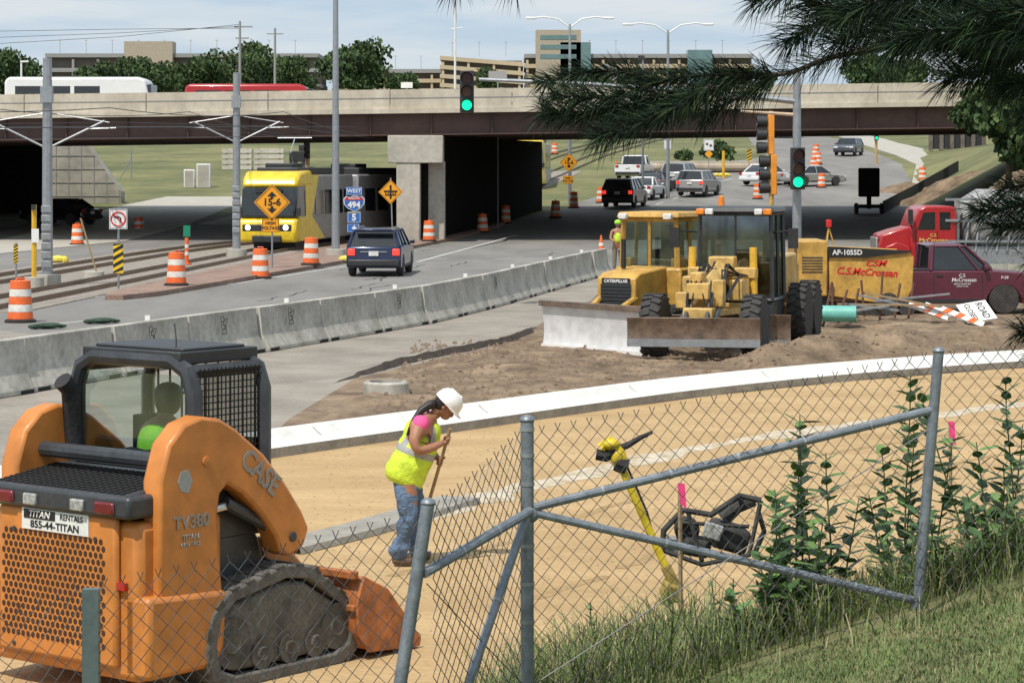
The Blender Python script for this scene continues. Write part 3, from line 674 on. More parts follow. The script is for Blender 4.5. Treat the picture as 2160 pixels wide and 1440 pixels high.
# ------------------------------------------------ traffic signals
def head(parent,loc,rz=0,body=M_bpl,lit='g',s=1.0,nm='signal_head'):
    Mx=Matrix.Translation(loc)@Matrix.Rotation(rz,4,'Z')@Matrix.Scale(s,4)
    q=MB(); q.M=Mx; q.box((0,0,0),(.36,.24,1.08)); o=q.build(nm,body,parent,.02)
    for k,(z,mm) in enumerate(((.35,M_rlens),(0,M_alens),(-.35,M_green if lit=='g' else M_rlens))):
        q=MB(); q.M=Mx; q.lathe([(.02,-.135),(.13,-.135),(.13,-.125)],(0,0,z),'y',18); q.build('signal_lens',mm,o)
        q=MB(); q.M=Mx; vs=[]
        for yy in (-.12,-.36):
            for j in range(11):
                a=R(-30+240*j/10); vs.append((.155*math.cos(a),yy,z+.155*math.sin(a)))
        q.add(vs,[(j,j+1,12+j,11+j) for j in range(10)]); q.build('visor',M_bpl,o)
    return o
Ys=62.; Xp=XP(1681,Ys)
t=thing('traffic_signal','grey signal mast with long arm over the road carrying a green signal','traffic light',(Xp,Ys,0))
q=MB(); q.tube([(0,0,0),(0,0,6.1)],.13,12,.10); q.build('pole',M_steel,t)
x1=XP(1010,Ys)-Xp; q=MB(); q.tube([(0,0,5.35),(x1*.3,0,5.6),(x1*.7,0,5.82),(x1,0,5.92)],.085,8,.045); q.build('mast_arm',M_steel,t)
q=MB(); q.tube([(0,0,5.0),(-1.45,0,5.1)],.05,8,.03); q.build('lower_arm',mat('tan arm',(.55,.42,.3),.6),t)
head(t,(XP(985,Ys)-Xp,-.05,5.6))
head(t,(-.02,-.32,3.62))
q=MB(); q.box((0,-.17,3.6),(.08,.12,.5)); q.build('bracket',M_steel,t)
q=MB(); q.tube([(0,0,6.1),(0,0,6.2)],.12,10,.05); q.build('cap',M_steel,t)
t=thing('traffic_signal','stack of yellow backed signal heads seen side on above the dozer','traffic light',(XP(1627,66),66,0))
q=MB(); q.tube([(0,0,0),(0,0,5.2)],.07,10); q.build('pole',M_yel2,t)
for z,dx in ((4.55,-.17),(3.45,-.1)): 
    q=MB(); q.box((dx+.16,0,z),(.16,.32,1.1)); o=q.build('signal_housing',mat('signal amber',(.80,.30,.03),.5),t,.02)
    for k in range(3):
        q=MB(); q.lathe([(.02,0),(.15,0),(.165,-.28),(.14,-.28),(.12,-.05),(.02,-.05)],(dx+.05,0,z+.36-k*.36),'x',16); q.build('visor',M_bpl,o)
for px,Y,z,l in ((1848,200,1.0,'small far traffic signal on a tan post beside the sidewalk'),(648,150,0,'small traffic signal in the field left of the far tracks')):
    X=XP(px,Y); zg=T(X,Y); zt_=HC+(357-283)*Y/F if px>1000 else HC+(357-315)*Y/F
    t=thing('traffic_signal',l,'traffic light',(X,Y,zg)); q=MB(); q.tube([(0,0,0),(0,0,zt_-zg)],.12,8); q.build('pole',mat('tan post',(.50,.33,.16),.6),t)
    head(t,(0,-.2,zt_-zg),s=.95 if px>1000 else 1.1,lit='g' if px>1000 else 'r')
# ------------------------------------------------ signs
def sign(px,Y,ztop,label,r=.035,X=None,lean=0,h0=None,pm=M_steel,name='road_sign'):
    X=XP(px,Y) if X is None else X; z=T(X,Y); t=thing(name,label,'sign',(X,Y,z)); t['_z']=z
    q=MB(); q.tube([(lean,0,0),(0,0,ztop-z)],r,6); q.build('post',pm,t); return t
def zpx(py,Y): return HC-(py-HY)*Y/F
def plate(t,c,w,h,m,diamond=False,border=None,rad=.03,name='sign_panel',yo=0):
    z0=t['_z']
    if diamond: s=w/2; poly=[(0,-s),(s,0),(0,s),(-s,0)]
    else: poly=[(-w/2,-h/2),(w/2,-h/2),(w/2,h/2),(-w/2,h/2)]
    q=MB(); q.prism([(c[0]+a,c[1]-z0+b) for a,b in poly],-.045-yo,-.055-yo,'y'); o=q.build(name,m,t)
    if border:
        k=.93; k2=.88; q=MB(); n=len(poly)
        vs=[(c[0]+a*k,-.058-yo,c[1]-z0+b*k) for a,b in poly]+[(c[0]+a*k2,-.058-yo,c[1]-z0+b*k2) for a,b in poly]
        q.add(vs,[(i,(i+1)%n,n+(i+1)%n,n+i) for i in range(n)]); q.build('border',border,o,smooth=False)
    return o
def arrow(t,c,s,m,ang=0,z0=None):
    z0=t['_z']; q=MB(); q.M=Matrix.Translation((c[0],-.062,c[1]-z0))@Matrix.Rotation(ang,4,'Y')
    q.prism([(-s,0),(-s*.3,0),(-s*.3,-s*.5),(s*.3,-s*.5),(s*.3,0),(s,0),(0,s)],0,-.004,'y'); q.build('arrow_symbol',m,t)
def clearance(px,py,Y,w,label,py2,w2,txt2):
    t=sign(px,Y,zpx(py-8,Y)+w*.4,label); z=zpx(py,Y); plate(t,(0,z),w,w,M_syel,True,M_sblk)
    text("15-6",w*.27,face((0,-.062,z-t['_z'])),M_sblk,t,off=.03)
    arrow(t,(0,z+w*.17),w*.13,M_sblk); arrow(t,(0,z-w*.17),w*.13,M_sblk,math.pi)
    z2=zpx(py2,Y); plate(t,(-.05 if w>.8 else 0,z2),w2,w2*.78,M_syel,False,M_sblk)
    ls=txt2.split('\n')
    for i,l in enumerate(ls): text(l,w2*.24,face((-.05 if w>.8 else 0,-.062,z2-t['_z']+w2*(.14-.28*i))),M_sblk,t,off=.03)
    return t
clearance(574,427,84.5,1.28,'orange 15-6 clearance diamond over a high voltage plate in front of the tram',476,.62,'HIGH\nVOLTAGE')
clearance(1200,343,149.5,1.15,'far small 15-6 clearance diamond beyond the bridge pier',379,.62,'HIGH\nVOLTAGE')
t=sign(824,108,zpx(380,108)+.1,'orange diamond sign with a crossing symbol beside the pier',lean=.1); z=zpx(405,108); plate(t,(0,z),1.1,1.1,M_syel,True,M_sblk)
q=MB(); zz=z-t['_z']
q.box((0,-.062,zz),(.09,.006,.62)); q.box((0,-.066,zz+.03),(.62,.006,.07)); q.box((0,-.0665,zz-.13),(.5,.006,.05))
for k in range(5): q.box((-.22+.11*k,-.069,zz-.05),(.035,.006,.22))
q.build('crossing_symbol',M_sblk,t)
t=sign(747,90,zpx(396,90),'stack of blue WEST 494 and 5 route markers with an arrow')
def zz_(py): return zpx(py-8,90)
plate(t,(0,zz_(411)),.60,.30,M_sblu,False,M_white); text('WEST',.20,face((0,-.062,zz_(411)-t['_z'])),M_white,t,off=.02)
c=zz_(436)-t['_z']; q=MB(); shp=((-1,.45),(-.75,.8),(-.4,.68),(0,.85),(.4,.68),(.75,.8),(1,.45),(.95,-.15),(.6,-.65),(0,-1),(-.6,-.65),(-.95,-.15))
q.prism([(a*.40,c+b*.32) for a,b in shp],-.040,-.050,'y'); q.build('shield_border',M_white,t)
q=MB(); q.prism([(a*.37,c+b*.295) for a,b in shp],-.0505,-.056,'y'); q.build('route_shield',M_sblu,t)
q=MB(); q.prism([(a*.36,c+b*.285) for a,b in ((-.98,.36),(-.75,.78),(-.4,.66),(0,.83),(.4,.66),(.75,.78),(.98,.36))],-.0565,-.06,'y'); q.build('red_band',M_sred,t)
text('494',.31,face((0,-.062,c-.08)),M_white,t,off=.04); text('INTERSTATE',.075,face((0,-.064,c+.16)),M_white,t,off=.02)
plate(t,(0,zz_(466)),.50,.42,M_sblu,False,M_white); text('5',.34,face((0,-.062,zz_(467)-t['_z'])),M_white,t,off=.04); text('MINNESOTA',.07,face((0,-.064,zz_(457)-t['_z'])),mat('sign gold',(.7,.5,.05),.5),t,off=.02)
plate(t,(-.03,zz_(489)),.46,.30,M_sblu,False,M_white); arrow(t,(.03,zz_(489)),.12,M_white,-R(90))
t=sign(250,71.8,zpx(440,71.8),'white no left turn sign above a yellow and black striped marker'); z=zpx(462,71.8)
plate(t,(0,z),.54,.60,M_white,False,M_sblk)
def noturn(t,z,s,x=0):
    zl=z-t['_z']; q=MB()
    q.tube([(x+s*math.cos(a),-.062,zl+s*math.sin(a)) for a in [2*math.pi*i/24 for i in range(25)]],s*.1,4)
    q.tube([(x-s*.7,-.064,zl+s*.7),(x+s*.7,-.064,zl-s*.7)],s*.09,4); q.build('prohibition_ring',M_sred,t)
    q=MB(); q.tube([(x+s*.35,-.06,zl-s*.5),(x+s*.35,-.06,zl+s*.1),(x+s*.1,-.06,zl+s*.3),(x-s*.3,-.06,zl+s*.3)],s*.1,4); q.prism([(x-s*.7,zl+s*.3),(x-s*.25,zl+s*.55),(x-s*.25,zl+.05*s)],-.058,-.064,'y'); q.build('turn_arrow',M_sblk,t)
noturn(t,z,.21)
def hazard(t,z,w,h,x=0,m=M_syel):
    o=plate(t,(x,z),w,h,mat('marker yellow',(.85,.55,.02),.5)); zl=z-t['_z']; q=MB(); k=int(h/w*1.6)
    for i in range(k+1):
        b=-h/2+i*h/k
        pts=[(-w/2,b-w*.2),(w/2,b+w*.35),(w/2,b+w*.35+h/k*.5),(-w/2,b-w*.2+h/k*.5)]
        pts=[(x+a,zl+max(-h/2,min(h/2,c_))) for a,c_ in pts]
        q.prism(pts,-.056,-.061,'y')
    q.build('black_stripes',M_sblk,o)
hazard(t,zpx(545,71.8),.30,.88)
t=sign(34,76,zpx(512,76),'narrow striped marker at the far left edge before the tracks'); hazard(t,zpx(535,76),.14,.6)
t=sign(72,72.5,zpx(432,72.5),'yellow push button post with a small no turn sign at the left',.08,pm=mat('post yellow',(.72,.42,.03),.5)); plate(t,(.05,zpx(497,72.5)),.22,.42,M_white,yo=.05); noturn(t,zpx(493,72.5),.09,.05)
q=MB(); q.lathe([(.02,0),(.3,0),(.3,.35),(.02,.35)],n=16); q.build('footing',M_conc,t,.02)
q=MB(); q.box((0,-.1,zpx(437,72.5)),(.12,.1,.16)); q.build('push_button',M_bpl,t)
X,Y=G(394,560); t=thing('tube_delineator','orange and white tube with a small green panel on the track bed','delineator',(X,Y,.04)); 
q=MB(); q.lathe([(.02,0),(.2,0),(.2,.04),(.075,.05),(.07,1.0),(.02,1.0)],n=14); q.build('tube',M_dorg,t)
for z in (.35,.62): q=MB(); q.lathe([(.0765,z),(.075,z+.13)],n=14); q.build('white_band',M_dwht,t)
q=MB(); q.box((0,0,1.25),(.26,.02,.42)); q.build('green_panel',M_sgrn,t)
t=sign(1495,178,zpx(293,178),'far white lane arrow sign above a small yellow diamond'); plate(t,(0,zpx(306,178)),.75,.85,M_white,False,M_sblk); arrow(t,(-.12,zpx(305,178)),.14,M_sblk); arrow(t,(.14,zpx(308,178)),.14,M_sblk,.4)
plate(t,(0,zpx(325,178)),.62,.62,M_syel,True)
t=sign(1580,180,zpx(313,180),'far striped marker at the end of the planter'); hazard(t,zpx(327,180),.35,.9)
t=sign(1526,182,zpx(318,182),'far yellow post between planter shrub and striped marker',.12,pm=mat('post yellow',(.72,.42,.03),.5))
t=sign(1408,165,zpx(295,165),'far small white panel sign on the street lamp line'); plate(t,(0,zpx(305,165)),.5,.65,M_white,False,M_sblk)
t=sign(1050,130,zpx(150,130),'small grey overhead sign on the bridge deck beside the hanging signal'); plate(t,(0,zpx(158,130)),1.0,.4,M_grey)
t=sign(858,124,zpx(172,124),'small white marker panel behind the bridge parapet'); plate(t,(0,zpx(180,124)),.6,.3,M_white)
for px,py,l in ((198,590,'round concrete footing with a leaning wooden stick near the tracks'),):
    X,Y=G(px,py); t=thing('pole_footing',l,'footing',(X,Y,0)); q=MB(); q.lathe([(.02,0),(.36,0),(.33,.28),(.02,.28)],n=18); q.build('concrete_base',M_conc,t,.02)
    q=MB(); q.tube([(.1,0,.2),(-.45,.1,2.0)],.03,6); q.build('leaning_stick',M_wood,t)
for px,py,l in ((100,694,'flat dark green sandbag on the verge nearest the left drum'),(215,683,'flat dark green sandbag right of its pair on the verge')):
    X,Y=G(px,py); q=MB(); q.M=Matrix.Translation((X,Y,.03))@Matrix.Rotation(.4,4,'Z'); q.sph((0,0,.05),.3,10,6,(1.2,.6,.22)); q.sph((.32,0.05,.03),.14,8,5,(1,.8,.3)); q.sph((-.3,-.05,.04),.16,8,5,(1,.7,.35)); tag(q.build('sand_bag',mat('green bag',(.025,.06,.035),.8,var=.5,scale=8,bump=.8)),l,'bag')
# ------------------------------------------------ field furniture
def at(px,Y): X=XP(px,Y); return (X,Y,T(X,Y))
t=thing('utility_cabinet','left pale utility cabinet in the grass field','cabinet',at(400,170)); q=MB(); q.box((0,0,.65),(.75,.6,1.3)); q.build('cabinet_body',M_white,t,.03); q=MB(); q.box((0,-.31,.65),(.6,.02,1.1)); q.build('cabinet_door',M_conc,t)
t=thing('utility_cabinet','right taller pale utility cabinet in the grass field','cabinet',at(430,170)); q=MB(); q.box((0,0,.85),(.95,.7,1.7)); q.build('cabinet_body',M_white,t,.03); q=MB(); q.box((0,-.36,.85),(.8,.02,1.5)); q.build('cabinet_door',M_conc,t)
X,Y,Z=at(534,192)
for r_ in range(4):
    for c_ in range(2):
        t=thing('stored_barrier','%s stored concrete barrier in the %s layer counted up, far field stack'%(('left','right')[c_],ordn[r_]),'barrier',(X-1.28+c_*2.56,Y,Z+r_*.44),0,'stacked concrete barriers in the field')
        q=MB(); q.prism([(-.3,0),(.3,0),(.25,.37),(-.25,.37)],-1.2,1.2); q.build('barrier_body',M_pier,t,.03)
        for xx in (-.85,.85): q=MB(); q.box((xx,0,.405),(.12,.5,.06)); q.build('spacer',M_wood,t)
t=thing('portable_generator','dark machine parked in the field beside the stacked barriers','machine',at(632,195)); q=MB(); q.box((0,0,.9),(1.6,1,.9)); q.box((.2,0,1.6),(.5,.6,.5)); q.build('engine_box',M_bpl,t,.06)
for xx in (-.5,.5): q=MB(); q.lathe([(.02,-.5),(.3,-.5),(.3,.5),(.02,.5)],(xx,0,.3),'y'); q.build('wheel',M_tyre,t)
t=thing('fence_frame','thin leaning steel post frame standing in the grass','post',at(277,180)); q=MB(); q.tube([(0,0,0),(0,0,2.3)],.06,6); q.tube([(-.9,0,0),(0,0,1.6)],.04,6); q.build('post',M_steel,t)
X,Y,Z=at(1482,190); t=thing('brick_planter','low curved stone planter with shrubs at the far junction','planter',(X,Y,Z))
q=MB(); q.box((0,0,.35),(8.6,3,.75)); q.build('planter_wall',mat('tan stone',(.40,.33,.25),.85,var=.2,scale=1),t,.3)
q=MB(); q.box((0,0,.76),(8.2,2.6,.1)); q.build('planter_cap',M_conc,t,.05)
def blob_leaves(q,c,rad,n,s,rs=(1,1,1)):
    for i in range(n):
        a,b=uni(0,2*math.pi),math.acos(uni(-1,1)); r=uni(.6,1.08)
        d=Vector((math.sin(b)*math.cos(a)*rs[0],math.sin(b)*math.sin(a)*rs[1],math.cos(b)*rs[2]))*rad*r
        p=Vector(c)+d; e=Euler((uni(0,6),uni(0,6),uni(0,6))).to_matrix(); k=s*uni(.6,1.3)
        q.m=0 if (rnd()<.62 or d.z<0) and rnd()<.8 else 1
        q.add([p+e@Vector(v)*k for v in ((-1,-.4,0),(0,-.6,.15),(1,-.1,0),(.2,.6,-.1),(-.7,.4,.1))],[(0,1,2,3,4)])
def shrub(name,label,loc,w,h,n=500,s=.12):
    t=thing(name,label,'shrub',loc); q=MB()
    for i in range(7): blob_leaves(q,(uni(-w,w)*.3,uni(-w,w)*.2,h*uni(.35,.7)),min(w,h)*.32,n//7,s,(1.3,1,1))
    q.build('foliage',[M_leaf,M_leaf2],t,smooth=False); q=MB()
    for i in range(4): q.tube([(0,0,0),(uni(-w,w)*.3,0,h*.6)],.03,5)
    q.build('stem',M_bark,t)
shrub('round_shrub','dark green bush in the far planter behind the lane sign',at(1515,191)[:2]+(Z+.7,),2.6,1.8,700,.2)
shrub('round_shrub','small pale bush at the left of the far planter',at(1440,190)[:2]+(Z+.7,),2.6,1.1,400,.16)
for i,px in enumerate((1385,1395,1404,1415,1500,1512,1522,1532)):
    x,y,z=at(px,184); q=MB()
    q.M=Matrix.Translation((x,y,z)); q.sph((0,0,.12),.22,8,5,(1,1,.7)); q.sph((.2,0,.08),.15,8,5)
    tag(q.build('sand_bag',mat('yellow bag',(.72,.58,.08),.6)),'%s yellow bag lying along the planter foot, counted from left'%ordn[i],'bag','yellow bags by the planter')
for px,Y,l in ((730,92,'small yellow bag at the foot of the lamp pole'),(122,92,'small yellow bag beside the left footing')):
    x,y,z=at(px,Y); q=MB(); q.M=Matrix.Translation((x,y,z)); q.sph((0,0,.15),.26,8,5,(1.2,1,.6)); q.sph((.25,0,.1),.18,8,5); tag(q.build('sand_bag',mat('yellow bag',(.72,.58,.08),.6)),l,'bag')
t=thing('message_board_trailer','tall black message board trailer seen from behind on the right','trailer',at(1833,141)); q=MB(); q.box((0,0,1.85),(1.25,.25,1.7)); q.build('display_panel',M_dark,t,.08); q=MB(); q.box((0,0,.7),(.25,.25,.8)); q.box((0,0,.45),(1.5,1.6,.2)); q.build('chassis',M_dark,t)
for sx in (-1,1): wheel(t,sx*.75,0,.32,.2)
q=MB(); pts=[]
for i in range(16):
    u=i/15; px=1862+160*u; py=452-90*u
    Y=110
    while Y<260 and HC-(py-HY)*Y/F > T(XP(px,Y),Y): Y+=.5
    pts.append((XP(px,Y),Y,T(XP(px,Y),Y)))
for a,b in zip(pts,pts[1:]): q.add([(a[0],a[1],a[2]-.1),(b[0],b[1],b[2]-.1),(b[0],b[1],b[2]+.75),(a[0],a[1],a[2]+.75)],[(0,1,2,3)])
tag(q.build('silt_fence',M_dark),'low black fabric silt fence climbing the right embankment','fence')
x,y,z=at(2015,215)
t=thing('boundary_wall','brown stone pillar wall on the far right embankment','wall',(x,y,z))
for i in range(6): q=MB(); q.box((-2.2+i*.95,0,1.0),(.35,.35,2.2)); q.build('pillar',mat('brown stone',(.16,.13,.11),.9,var=.3,scale=2),t,.02)
q=MB(); q.box((.2,.1,.9),(5,.08,1.7)); q.build('panel',M_bpl,t)
for px,Y,w,h,l,m in ((1915,165,2.6,.75,'brown heap of excavated soil on the far right',M_dirt),(1975,150,3.2,.9,'wide soil heap beside the silt fence',M_dirt),(2120,112,4.5,1.3,'bare soil scar on the embankment behind the red truck',M_dirt)):
    x,y,z=at(px,Y); q=MB(); n=20; vs=[(x,y,z+h)]
    for r_ in (.35,.7,1.0):
        for j in range(n): a=2*math.pi*j/n; k=r_*w*uni(.85,1.1); vs.append((x+k*math.cos(a),y+k*math.sin(a)*.6,T(x+k*math.cos(a),y+k*math.sin(a)*.6)+h*(1-r_)*uni(.8,1.2)-.05*(r_==1)))
    q.add(vs,[(0,1+j,1+(j+1)%n) for j in range(n)]+[(1+k*n+j,1+(k+1)*n+j,1+(k+1)*n+(j+1)%n,1+k*n+(j+1)%n) for k in range(2) for j in range(n)]); tag(q.build('soil_pile',m),l,'soil pile')
# ------------------------------------------------ far buildings
def deck_building(name,label,px0,px1,Y,ytop,levels,m,lh=3.3,depth=40,towers=(),slope=0):
    x0,x1=XP(px0,Y),XP(px1,Y); zt_=zpx(ytop,Y); t=thing(name,label,'building',((x0+x1)/2,Y,tfar(Y))); z0=tfar(Y); w=x1-x0; h=zt_-z0
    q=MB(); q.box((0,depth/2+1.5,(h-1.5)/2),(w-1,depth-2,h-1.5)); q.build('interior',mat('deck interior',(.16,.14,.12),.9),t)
    for k in range(levels):
        z=h-.6-k*lh; q=MB()
        q.hexa([(-w/2,0,z-.75),(w/2,0,z-.75+slope),(w/2,depth,z-.75+slope),(-w/2,depth,z-.75)],[(-w/2,0,z+.6),(w/2,0,z+.6+slope),(w/2,depth,z+.6+slope),(-w/2,depth,z+.6)])
        q.build('floor_band',m if k else (M_grey if slope==0 else m),t)
    x=-w/2+1
    q=MB()
    while x<w/2: q.box((x,.6,h/2-1),(.8,.6,h-2)); x+=8.5
    q.build('column_row',m,t)
    q=MB(); q.box((0,depth*.4,h*.2),(w,depth*.8,h*.4)); q.build('lower_mass',m,t)
    for i in range(int(w/9)):
        q=MB(); xx=-w/2+4+i*9; q.box((xx,6,h+2.4),(.14,.14,4.8)); q.box((xx,6,h+4.8),(1.2,.14,.12)); q.build('lamp_mast',M_grey,t)
    for (a,b,yt,mm,win) in towers:
        xa,xb=XP(a,Y)-(x0+x1)/2,XP(b,Y)-(x0+x1)/2; zt2=zpx(yt,Y)-z0
        q=MB(); q.box(((xa+xb)/2,3,(zt2)/2),(xb-xa,9,zt2)); q.build('stair_tower',mm,t)
        if win:
            for k in range(3):
                q=MB(); q.box(((xa+xb)/2,-1.55,zt2-2.5-k*3.2),(win*(xb-xa),.12,1.5)); q.build('window',M_bgl,t)
    return t
deck_building('parking_garage','long grey airport parking building at the left horizon',95,672,820,113,3,M_grey,5.0,towers=((263,365,88,mat('tan wall',(.42,.36,.28),.85),.0),))
deck_building('parking_garage','beige sloped ramp section of the central parking garage',928,1104,800,118,5,M_ramp,3.0,slope=-2.2)
deck_building('parking_garage','long grey topped beige parking garage right of centre with a tall square tower',1106,1590,805,114,5,M_ramp,3.4,towers=((1130,1225,64,mat('tan wall',(.42,.36,.28),.85),.8),(1182,1246,90,M_bgl,0),(1450,1502,106,M_bgl,.6),(1268,1300,136,M_grey,0)))
deck_building('parking_garage','low beige block at the far left behind the big tree',700,930,840,146,3,M_ramp,3.4)
# ------------------------------------------------ trees
def tree(px,Y,ytop,ybot,wpx,label,kind=0,X=None):
    X=XP(px,Y); z0=T(X,Y); sc=F/Y; w=wpx/sc/2*1.15; zt_=zpx(ytop,Y); zb_=zpx(ybot,Y)
    t=thing('leafy_tree',label,'tree',(X,Y,z0)); h=zt_-z0; ch=zt_-zb_
    q=MB(); q.tube([(0,0,0),(.1,0,h*.4),(0,.1,h*.8)],.03*h,8,.01*h)
    for i in range(5):
        a=uni(0,6.28); q.tube([(0,0,h*uni(.35,.6)),(math.cos(a)*w*.6,math.sin(a)*w*.6,h*uni(.6,.85))],.012*h,5,.004*h)
    q.build('trunk',M_bark,t)
    q=MB(); nb=22
    for i in range(nb):
        a=2*math.pi*i/nb*2.4; u=uni(.05,.92); rr=math.sqrt(max(0.05,1-(2*u-.85)**2*.7))
        c=(math.cos(a)*w*.72*rr*uni(.35,1),math.sin(a)*w*.6*rr,h-ch+ch*u*.82)
        blob_leaves(q,c,min(w,ch)*uni(.28,.42),170,max(.22,w*.06),(1.1,1.1,.8))
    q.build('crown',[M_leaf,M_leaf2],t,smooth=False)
    return t
for a in [(18,300,92,205,150,'big green tree cut by the left frame edge'),(205,330,120,195,90,'rounded pale tree behind the white coach'),(290,340,116,195,120,'broad tree just right of the white coach'),(425,340,110,190,120,'bushy tree left of the utility pole'),(500,350,86,195,130,'tall tree directly behind the utility pole'),(560,360,74,195,140,'tallest tree of the left group above the red coach'),(620,340,105,190,90,'tree at the right end of the left group'),(752,370,74,190,160,'large dark round tree right of the tall lamp pole'),(850,420,150,190,70,'small low tree right of the large round tree'),(1028,500,140,185,60,'small tree before the beige sloped ramp'),(1260,500,150,185,70,'small tree before the long parking garage'),(1335,520,150,185,60,'tiny tree beside the grey stair block'),(355,420,130,200,130,'low background tree between coach and utility pole'),(1840,330,108,180,140,'dark round tree seen below the pine branches'),(1920,360,120,180,100,'smaller dark tree at the right end of the bridge'),(2125,104,140,330,190,'bright green tree on the embankment by the right frame edge')]:
    tree(*a)
# ------------------------------------------------ grader
def blade(parent,name,w,h,z,y,m,rot=0,thick=.04,x=0,edge=None):
    q=MB(); n=8; pr=[]
    for i in range(n+1):
        a=-.75+1.5*i/n; pr.append((y-.28*math.cos(a)*h+ .05*(i/n),z+h*i/n))
    poly=[(a+thick,b) for a,b in pr]+[(a,b) for a,b in pr[::-1]]
    q.M=Matrix.Translation((x,y,0))@Matrix.Rotation(rot,4,'Z')@Matrix.Translation((0,-y,0))
    q.prism(poly,-w/2,w/2); o=q.build(name,m,parent,.01)
    q=MB(); q.M=Matrix.Translation((x,y,0))@Matrix.Rotation(rot,4,'Z')@Matrix.Translation((0,-y,0))
    q.box((0,pr[0][0]+.05,z+.03),(w,.03,.14)); q.build('cutting_edge',edge or M_steel,o)
    return o
g=thing('motor_grader','yellow motor grader with brown front blade and dusty tyres','grader',(3.62,45.1,.03),R(164))
for sx in (-1,1):
    wheel(g,sx*.95,0,.60,.38,M_yel2,M_tyre,True,.5)
    for yy in (-5.0,-6.25): wheel(g,sx*1.0,yy,.60,.38,M_yel2,M_tyre,True,.5)
q=MB(); q.tube([(0,.25,1.0),(0,-.3,1.35),(0,-1.4,1.62),(0,-2.6,1.55),(0,-3.3,1.2)],.19,4); q.build('main_beam',M_yel2,g,.02)
q=MB(); q.box((0,0,.62),(1.6,.26,.24)); q.box((0,0,.85),(.5,.4,.45)); q.box((0,.4,.75),(.55,.6,.5)); q.build('front_axle',M_yel2,g,.03)
blade(g,'front_blade',2.45,.50,.34,1.05,M_blade,rot=R(8))
for sx in (-1,1): q=MB(); q.tube([(sx*.35,.9,.6),(sx*.3,.2,.95)],.06,6); q.tube([(sx*.2,.85,.75),(sx*.2,.3,1.25)],.045,6); q.build('blade_linkage',M_dgrey,g)
blade(g,'moldboard',2.5,.6,.10,-2.3,M_blade,R(14))
q=MB(); q.lathe([(.75,0),(.75,.08),(.6,.08),(.6,0)],(0,-2.2,.82)); q.box((-.35,-1.1,.85),(.12,2.2,.12),(0,0,-.25)); q.box((.35,-1.1,.85),(.12,2.2,.12),(0,0,.25)); q.build('circle_drawbar',M_yel2,g,.01)
for sx in (-1,1):
    q=MB(); q.tube([(sx*.62,-1.75,1.15),(sx*.60,-1.8,2.05)],.075,10); q.build('lift_cylinder',mat('cylinder yellow',(.72,.42,.04),.4),g)
    q=MB(); q.tube([(sx*.62,-1.75,.75),(sx*.62,-1.75,1.2)],.035,8); q.build('cylinder_rod',M_chrome,g)
q=MB(); q.box((0,-1.8,1.55),(1.35,.28,.22)); q.box((0,-1.8,1.72),(.5,.4,.3)); q.box((.42,-.9,1.35),(.3,.5,.35)); q.box((-.42,-1.3,1.25),(.28,.7,.4)); q.build('saddle',M_yel2,g,.03)
q=MB()
for i in range(14):
    a=uni(-.4,.4); q.tube([(a,-.3,1.1),(a+uni(-.2,.2),-.9,1.6+uni(-.1,.2)),(a*1.4,-1.7,1.5)],.018,5)
for i in range(6):
    a=uni(-.3,.3); q.tube([(a,.5,1.5),(a+uni(-.1,.1),.6,1.1),(a,.62,.8)],.016,5)
hs=q.build('hydraulic_hoses',M_black,g); hs['kind']='stuff'
q=MB(); q.box((.02,.42,1.3),(.42,.3,.3)); q.box((-.3,.1,1.25),(.2,.3,.5)); q.box((.4,-.1,1.1),(.3,.3,.3)); q.box((.1,.1,1.55),(.22,.5,.18)); q.build('valve_block',M_yel2,g,.02)
def cabframe(parent,w,y0,y1,z0,z1,m,mg,post=.05,tw=1.0,roof=.1,ww=None,over=.08,bars=True):
    hw=w/2; ht=hw*tw
    q=MB()
    for sx in (-1,1):
        for yy in (y0,y1): q.tube([(sx*hw,yy,z0),(sx*ht,yy*.98+(y0+y1)*.01,z1)],post,4)
        q.tube([(sx*hw,y0,z0),(sx*hw,y1,z0)],post,4); q.tube([(sx*ht,y0,z1),(sx*ht,y1,z1)],post,4)
        if bars: q.tube([(sx*hw,(y0+y1)/2,z0),(sx*ht,(y0+y1)/2,z1)],post*.7,4)
    for yy in (y0,y1):
        q.tube([(-hw,yy,z0),(hw,yy,z0)],post,4); q.tube([(-ht,yy,z1),(ht,yy,z1)],post,4)
    if bars: q.tube([(0,y1,z0),(0,y1,z1)],post*.5,4)
    q.build('cab_frame',m,parent)
    k=.012
    for nm,b,tt in (('side_window',[(-hw+k,y0,z0),(-hw+k,y1,z0)],[(-ht+k,y1,z1),(-ht+k,y0,z1)]),('side_window',[(hw-k,y0,z0),(hw-k,y1,z0)],[(ht-k,y1,z1),(ht-k,y0,z1)]),('front_window',[(-hw,y1-k,z0),(hw,y1-k,z0)],[(ht,y1-k,z1),(-ht,y1-k,z1)]),('rear_window',[(-hw,y0+k,z0),(hw,y0+k,z0)],[(ht,y0+k,z1),(-ht,y0+k,z1)])):
        q=MB(); q.add(b+tt,[(0,1,2,3)]); q.build(nm,mg,parent,smooth=False)
    q=MB(); q.box((0,(y0+y1)/2,z1+roof/2+.02),(w*tw+over*2,abs(y1-y0)+over*2,roof),top=(.94,.94)); q.build('cab_roof',m,parent,.03)
cabframe(g,1.5,-4.5,-3.1,.95,2.68,M_dgrey,M_gcd,.045,.96,.12)
q=MB(); q.box((0,-3.8,.78),(1.5,1.4,.36)); q.build('cab_floor',M_dgrey,g,.03)
q=MB(); q.box((0,-4.1,1.25),(.5,.5,.15)); q.box((0,-4.3,1.6),(.5,.14,.65)); q.build('seat',M_black,g,.04)
